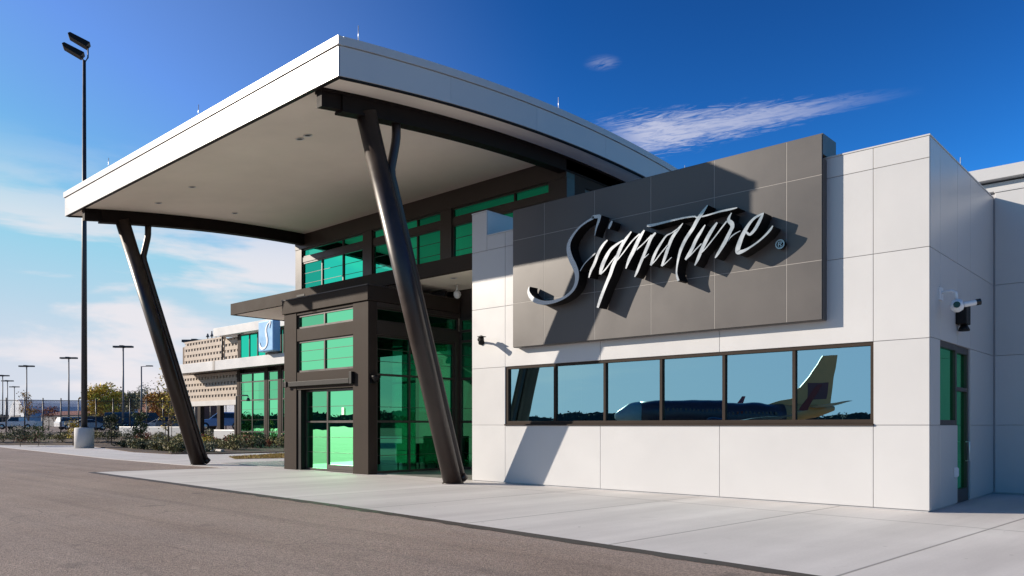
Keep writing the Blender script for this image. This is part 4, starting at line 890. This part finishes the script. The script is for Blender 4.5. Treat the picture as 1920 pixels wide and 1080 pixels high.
m.build('wire_mesh', mm_, FN, fix=False)

# low white walls at the front of the car park
def lowwall(u0, d0, u1, d1, z0, z1, label):
    a, b = gp(u0, d0, 0), gp(u1, d1, 0); dd = (b - a).normalized(); nn = Vector((-dd.y, dd.x, 0)) * .15
    m = MB(); c_ = [a - nn, b - nn, b + nn, a + nn]
    lo = [m.bm.verts.new((p.x, p.y, z0)) for p in c_]; hi = [m.bm.verts.new((p.x, p.y, z1)) for p in c_]
    m.face(lo[::-1]); m.face(hi)
    for i in range(4): m.face([lo[i], lo[(i + 1) % 4], hi[(i + 1) % 4], hi[i]])
    m2 = [p for p in c_]; o = m.build('low_wall', MT['white'], origin=tuple(a), bevel=.02); tag(o, label, 'wall')
lowwall(226, 70, 345, 66, .2, 1.46, 'low white wall below the parked cars left of the left canopy column')
lowwall(404, 63, 452, 61, .0, 1.22, 'low white wall under the blue utility vehicle beside the annex')

# ------------------------------------------------------------------ car park lamps and other poles
def lot_lamp(loc, h, label, kind, group):
    t = thing('parking_lamp', label, 'street lamp', tuple(loc), group=group, local=True, rz=math.radians(42.3))
    m = MB(); m.lathe([(.3, -.2), (.3, .6), (.2, .62)], (0, 0, 0), 12); m.tube([(0, 0, .6), (0, 0, h)], [.14, .09], 10); m.build('pole', MT['gpole'], t)
    if kind == 'arm':
        m = MB(); m.tube([(0, 0, h - .05), (1.0, 0, h + .02)], .05, 6); m.box(.7, 1.55, -.2, .2, h - .03, h + .12); m.build('lamp_head', MT['lpole'], t, bevel=.02)
    else:
        for s in (-1, 1):
            m = MB(); m.tube([(0, 0, h - .06), (s * .5, 0, h)], .05, 6); m.box(min(s * .35, s * 1.25), max(s * .35, s * 1.25), -.3, .3, h - .04, h + .2); m.build('lamp_head', MT['lpole'], t, bevel=.03)
        m = MB(); m.box(-.25, .25, -.6, .6, h + .02, h + .24); m.build('lamp_head', MT['lpole'], t, bevel=.03)
    return t
for u, d, h, kind, lb in ((5, 157, 10.8, 't', 'grey lamp post at the extreme left edge above the hangar'), (14, 172, 10.6, 't', 'wide headed far lamp post second from the left edge'),
                          (27, 205, 10.9, 't', 'most distant thin lamp post third from the left edge'), (50, 133, 10.9, 't', 'grey lamp post rising behind the thin rust brown tree'),
                          (129, 118, 11.0, 't', 'grey lamp post just left of the tall floodlight pole'), (231, 102, 11.1, 't', 'twin headed lamp post between the yellow tree and the single arm lamp'),
                          (265, 107, 9.0, 'arm', 'dark lamp post with one short arm left of the left canopy column'), (368, 72, 9.0, 't', 'dark lamp post standing before the block screen of the annex')):
    lot_lamp(gp(u, d, 0.7 if d > 80 else .3), h, lb, kind, 'lamp posts of the car park')
g_ = thing('hook_lamp', 'thin dark hooked post in front of the annex shopfront corner', 'lamp post', tuple(gp(443, 55, 0)), local=True, rz=math.radians(42.3))
m = MB(); m.tube([(0, 0, 0), (0, 0, 3.6), (0, 0, 3.66), (.1, 0, 3.7), (.8, 0, 3.7), (.85, 0, 3.6)], .045, 8); m.build('pole', MT['lpole'], g_)
m = MB(); m.lathe([(.06, .25), (.13, .1), (.13, 0)], (.85, 0, 3.3), 12); m.build('lamp_head', MT['lpole'], g_)

# ------------------------------------------------------------------ vehicles
VEH = dict(
    pickup=dict(L=5.8, W=1.95, body=[(-2.9, .45), (-2.9, 1.05), (-2.75, 1.1), (-.55, 1.1), (1.25, 1.08), (2.7, .98), (2.9, .8), (2.9, .42)], cab=[(-.65, 1.09), (-.5, 1.82), (.65, 1.84), (1.45, 1.07)], wheels=(-1.85, 1.85), r=.40),
    suv=dict(L=4.8, W=1.9, body=[(-2.4, .42), (-2.42, 1.0), (-2.3, 1.12), (1.1, 1.08), (2.2, .98), (2.4, .78), (2.4, .38)], cab=[(-2.28, 1.1), (-2.05, 1.72), (.35, 1.76), (1.2, 1.07)], wheels=(-1.45, 1.5), r=.37),
    sedan=dict(L=4.7, W=1.82, body=[(-2.35, .38), (-2.35, .92), (-1.6, .98), (1.0, .95), (2.1, .82), (2.35, .65), (2.35, .34)], cab=[(-1.75, .96), (-1.0, 1.42), (.25, 1.44), (1.15, .94)], wheels=(-1.4, 1.45), r=.33),
    van=dict(L=5.4, W=2.0, body=[(-2.7, .42), (-2.7, 1.25), (1.6, 1.25), (2.3, 1.1), (2.7, .9), (2.7, .4)], cab=[(-2.7, 1.24), (-2.66, 2.35), (1.0, 2.4), (1.85, 1.22)], wheels=(-1.7, 1.75), r=.37))
def vehicle(kind, name, cat, label, loc, rz, paint):
    d = VEH[kind]; t = thing(name, label, cat, tuple(loc), rz=rz, local=True); w = d['W'] / 2
    m = MB(); m.prism(d['body'], lambda u, v, q: (u, q, v), -w, w)
    A = d['cab']; k = .82
    lo = [m.bm.verts.new((u, s * w * (.97 if v < 1.3 and i in (0, 3) else k), v)) for s in (-1, 1) for i, (u, v) in enumerate(A)]
    n = len(A); m.face(lo[:n][::-1]); m.face(lo[n:])
    for i in range(n): m.face([lo[i], lo[(i + 1) % n], lo[n + (i + 1) % n], lo[n + i]])
    if kind == 'pickup':
        m.box(-2.88, -.66, -w, -w + .08, 1.09, 1.22); m.box(-2.88, -.66, w - .08, w, 1.09, 1.22); m.box(-2.9, -2.8, -w, w, 1.05, 1.22)
    m.build('body', paint, t, bevel=.06)
    (x0, z0), (x1, z1), (x2, z2), (x3, z3) = A
    def lerp(a, b, s): return a + (b - a) * s
    for s in (-1, 1):
        m = MB(); e = .012
        yb, yt = s * (w * .97 + e), s * (w * k + e)
        za, zb_ = lerp(z0, z1, .12), lerp(z0, z1, .86)
        ya, yc = lerp(yb, yt, .12), lerp(yb, yt, .86)
        m.poly([(lerp(x0, x1, .12) + .12, ya, za), (lerp(x3, x2, .12) - .14, ya, za), (lerp(x3, x2, .86) - .06, yc, zb_), (lerp(x0, x1, .86) + .08, yc, zb_)])
        m.build('side_window', MT['carglass'], t)
    m = MB(); m.poly([(lerp(x3, x2, .1) + .02, -w * .86, lerp(z3, z2, .1)), (lerp(x3, x2, .1) + .02, w * .86, lerp(z3, z2, .1)), (lerp(x3, x2, .9) + .02, w * .76, lerp(z3, z2, .9)), (lerp(x3, x2, .9) + .02, -w * .76, lerp(z3, z2, .9))]); m.build('windscreen', MT['carglass'], t)
    for x in d['wheels']:
        for s in (-1, 1):
            r = d['r']; m = MB(); m.lathe([(r * .62, -.11), (r, -.09), (r, .09), (r * .62, .11)], (x, s * (w - .08), r), 20, 'Y'); wh = m.build('wheel', MT['tyre'], t)
            m = MB(); m.lathe([(r * .62, 0), (r * .5, .02 * s), (.05, .03 * s)], (x, s * (w + .035), r), 16, 'Y'); m.build('rim', MT['rim'], wh)
    for s in (-1, 1):
        m = MB(); m.box(d['L'] / 2 - .12, d['L'] / 2 + .012, s * w * .72 - .2, s * w * .72 + .2, .66, .80); m.build('headlight', MT['lamp'], t)
    return t
PAINT = {k: pm('car_paint_' + k, c_, .25, var=.03) for k, c_ in dict(white=(.72, .72, .72), silver=(.38, .39, .41), dark=(.02, .022, .03), navy=(.03, .055, .11), blue=(.10, .20, .42), grey=(.14, .15, .17)).items()}
YA = math.radians(42.3)
vehicle('pickup', 'pickup_truck', 'pickup', 'white crew pickup truck parked sideways at the far left', gp(36, 112, .98), YA + math.pi, PAINT['white'])
vehicle('suv', 'parked_car', 'car', 'white sport utility car parked just left of the floodlight pole', gp(142, 106, .95), YA + .9, PAINT['white'])
vehicle('sedan', 'parked_car', 'car', 'silver car parked just right of the floodlight pole', gp(168, 100, .92), YA + .6, PAINT['silver'])
vehicle('suv', 'parked_car', 'car', 'dark car parked behind the young evergreen', gp(199, 101, .92), YA + .2, PAINT['dark'])
vehicle('van', 'parked_van', 'van', 'dark navy van parked between the two young evergreens', gp(240, 104, .94), YA + .1, PAINT['navy'])
vehicle('van', 'parked_van', 'van', 'black van parked behind the upright young tree', gp(277, 108, .96), YA + .4, PAINT['dark'])
vehicle('sedan', 'parked_car', 'car', 'pale silver car parked left of the left canopy column above the low wall', gp(301, 102, .93), YA + math.pi, PAINT['silver'])
vehicle('suv', 'parked_car', 'car', 'grey car parked half hidden behind the left canopy column', gp(333, 96, .90), YA + .3, PAINT['grey'])
vehicle('suv', 'utility_vehicle', 'car', 'light blue utility vehicle parked beneath the block screen of the annex', gp(421, 76, 1.12), YA + math.pi, PAINT['blue'])

# ------------------------------------------------------------------ distant buildings and the wood line
Fv3 = Vector((-.6734, .7393, 0)); Rv3 = Vector((.7393, .6734, 0))
hz = thing('hangar', 'distant pale grey arched hangar at the far left', 'hangar', tuple(gp(30, 300, 1.2)), rz=YA - .9, local=True)
m = MB(); pr = [(math.cos(a) * 26, max(0, math.sin(a)) * 10.4) for a in [math.pi * i / 16 for i in range(17)]]
m.prism(pr, lambda u, v, w: (u, w, v), 0, 50); m.build('shell', MT['tent'], hz)
m = MB(); m.box(-14, 14, -.3, 0, 0, 4.2); m.build('hangar_door', MT['gpole'], hz)
rbd = thing('brick_building', 'low red brick building behind the trees left of the left canopy column', 'building', tuple(gp(288, 205, 1.2)), rz=YA - .7, local=True)
m = MB(); m.box(-9, 7, 0, 14, 0, 6.2); m.build('wall', MT['brick'], rbd)
m = MB(); m.box(-9.3, 7.3, -.3, 14.3, 6.2, 6.7); m.build('roof', MT['gpole'], rbd)
for x in (-7.6, -4.6, -1.6, 1.4, 4.4):
    m = MB(); m.box(x, x + 1.6, -.05, 0.02, 1.4, 3.2); m.build('window', MT['carglass'], rbd)
dk = thing('storage_building', 'long low dark grey shed beyond the white pickup', 'building', tuple(gp(110, 235, 1.2)), rz=YA - .6, local=True)
m = MB(); m.box(-11, 13, 0, 12, 0, 3.4); m.build('wall', MT['gpole'], dk)
m = MB(); m.prism([(-.4, 3.4), (6, 4.8), (12.4, 3.4)], lambda u, v, w: (w, u, v), -11.3, 13.3); m.build('roof', MT['brick'], dk)
m = MB(); rt = random.Random(77)
RS = 2400; ring0 = []; ring1 = []
for k in range(RS):
    a = 6.2832 * k / RS; h_ = 7.2 + 2.4 * noise.noise(Vector((math.cos(a) * 9, math.sin(a) * 9, 0))) + 1.6 * noise.noise(Vector((math.cos(a) * 45, math.sin(a) * 45, 3))) + 1.0 * noise.noise(Vector((math.cos(a) * 160, math.sin(a) * 160, 7)))
    ring0.append(m.bm.verts.new((math.cos(a) * 420, math.sin(a) * 420, -.5))); ring1.append(m.bm.verts.new((math.cos(a) * 424, math.sin(a) * 424, max(1.5, h_))))
for k in range(RS): m.face([ring0[k], ring0[(k + 1) % RS], ring1[(k + 1) % RS], ring1[k]])
for k in range(26000):
    a = rt.uniform(0, 6.2832); R0 = 400 + rt.uniform(0, 45)
    hmax = 8.5 + 3.5 * noise.noise(Vector((math.cos(a) * 9, math.sin(a) * 9, 0))) + 2.2 * noise.noise(Vector((math.cos(a) * 40, math.sin(a) * 40, 3)))
    z = hmax * rt.random() ** .6 * .85
    m.leaf(Vector((math.cos(a) * R0, math.sin(a) * R0, z)), rt.uniform(.5, 1.1), rt)
o = m.build('treeline', MT['leaf_far'], fix=False); tag(o, 'dark wood line along the horizon', 'trees', kind='stuff')

# ------------------------------------------------------------------ airliner parked across the apron (seen mirrored in the ribbon window)
nose = Vector((-68.1, 31.28 - 96.2, 0)); tail = Vector((-42.9, 31.28 - 119.2, 0)); ax = (nose - tail).normalized()
JT = thing('airliner', 'dark blue airliner with yellow tail mirrored in the ribbon window', 'aeroplane', tuple((nose + tail) / 2 + Vector((0, 0, 0))), rz=math.atan2(ax.y, ax.x), local=True)
PB = pm('airliner_blue', (.085, .042, .050), .4, var=.05); PYl = pm('airliner_yellow', (.95, .36, .12), .45, var=.05); PR = pm('airliner_red', (.22, .03, .04), .35, var=.05); PG = pm('airliner_grey', (.42, .40, .37), .4, var=.05)
prof = [(-17.2, .35, 4.3), (-15.5, .75, 4.0), (-12.5, 1.25, 3.65), (-9, 1.75, 3.4), (-6, 1.95, 3.35), (11, 1.95, 3.35), (13.4, 1.85, 3.3), (15.2, 1.45, 3.15), (16.4, .9, 2.95), (17.1, .3, 2.85)]
def fus(a, b):
    m = MB(); rings = []
    for x, r, z in prof[a:b]: rings.append([m.bm.verts.new((x, r * math.cos(t), z + 1.05 * r * math.sin(t))) for t in [2 * math.pi * k / 28 for k in range(28)]])
    for r0, r1 in zip(rings, rings[1:]):
        for k in range(28):
            f_ = m.face([r0[k], r0[(k + 1) % 28], r1[(k + 1) % 28], r1[k]])
            if f_: f_.smooth = True
    m.face(rings[0][::-1]); m.face(rings[-1]); return m
fus(3, 7).build('fuselage', PB, JT); fus(0, 4).build('tail_cone', PYl, JT); fus(6, 10).build('nose_section', PG, JT)
def wing(pts, th, mt, name):
    m = MB(); m.prism(pts, lambda u, v, w: (u, v, w), 0, 0.001)
    return m
for s in (-1, 1):
    m = MB()
    def panel(a, b):                                       # a, b = (x_lead, x_trail, y, z, thick)
        A = [m.bm.verts.new(p) for p in ((a[0], a[2], a[3]), (a[0] * .5 + a[1] * .5, a[2], a[3] + a[4]), (a[1], a[2], a[3]), (a[0] * .5 + a[1] * .5, a[2], a[3] - a[4]))]
        B = [m.bm.verts.new(p) for p in ((b[0], b[2], b[3]), (b[0] * .5 + b[1] * .5, b[2], b[3] + b[4]), (b[1], b[2], b[3]), (b[0] * .5 + b[1] * .5, b[2], b[3] - b[4]))]
        for i in range(4): m.face([A[i], A[(i + 1) % 4], B[(i + 1) % 4], B[i]])
        m.face(A); m.face(B)
    panel((4.2, -3.2, s * 1.7, 2.4, .35), (-1.2, -4.0, s * 8, 2.9, .2)); panel((-1.2, -4.0, s * 8, 2.9, .2), (-5.6, -7.0, s * 16.6, 3.7, .08))
    wg = m.build('wing', PG, JT)
    m = MB(); panel((-5.6, -7.0, s * 16.6, 3.7, .08), (-7.9, -8.6, s * 17.3, 7.0, .04)); m.build('winglet', PR, wg)
    m = MB(); m.lathe([(.55, -2.0), (.95, -1.0), (1.05, 1.2), (.9, 1.9), (.7, 1.9)], (2.6, s * 5.0, 1.75), 20, 'X'); m.build('engine', PB, wg)
    m = MB(); panel((-12.8, -15.8, s * .6, 4.5, .12), (-15.8, -17.4, s * 6.6, 5.1, .05)); m.build('tailplane', PG, JT)
    m = MB(); m.tube([(-1.6, s * 2.6, .6), (-1.6, s * 2.6, 2.4)], .14, 8); m.lathe([(.3, -.35), (.56, -.3), (.56, .3), (.3, .35)], (-1.6, s * 2.6, .56), 18, 'Y'); m.build('landing_gear', MT['tyre'], JT)
m = MB(); m.tube([(12.6, 0, .4), (12.6, 0, 2.2)], .1, 8); m.lathe([(.2, -.25), (.36, -.2), (.36, .2), (.2, .25)], (12.6, 0, .36), 16, 'Y'); m.build('landing_gear', MT['tyre'], JT)
m = MB(); m.prism([(-6.5, 5.25), (-10.2, 6.1), (-12.2, 7.4), (-15.6, 12.4), (-17.8, 12.4), (-16.6, 5.0), (-12, 4.4)], lambda u, v, w: (u, w, v), -.16, .16); fin = m.build('tail_fin', PYl, JT)
m = MB(); m.prism([(-13.2, 5.6), (-13.2, 8.2), (-16.4, 8.2), (-16.0, 5.6)], lambda u, v, w: (u, w, v), -.18, .18); m.build('tail_marking', PR, fin)
m = MB()
for s in (-1, 1):
    for i in range(30):
        x = -7.5 + i * .62; m.box(x, x + .26, min(s * 1.84, s * 1.93), max(s * 1.84, s * 1.93), 3.75, 4.1)
m.build('cabin_windows', MT['lens'], JT)
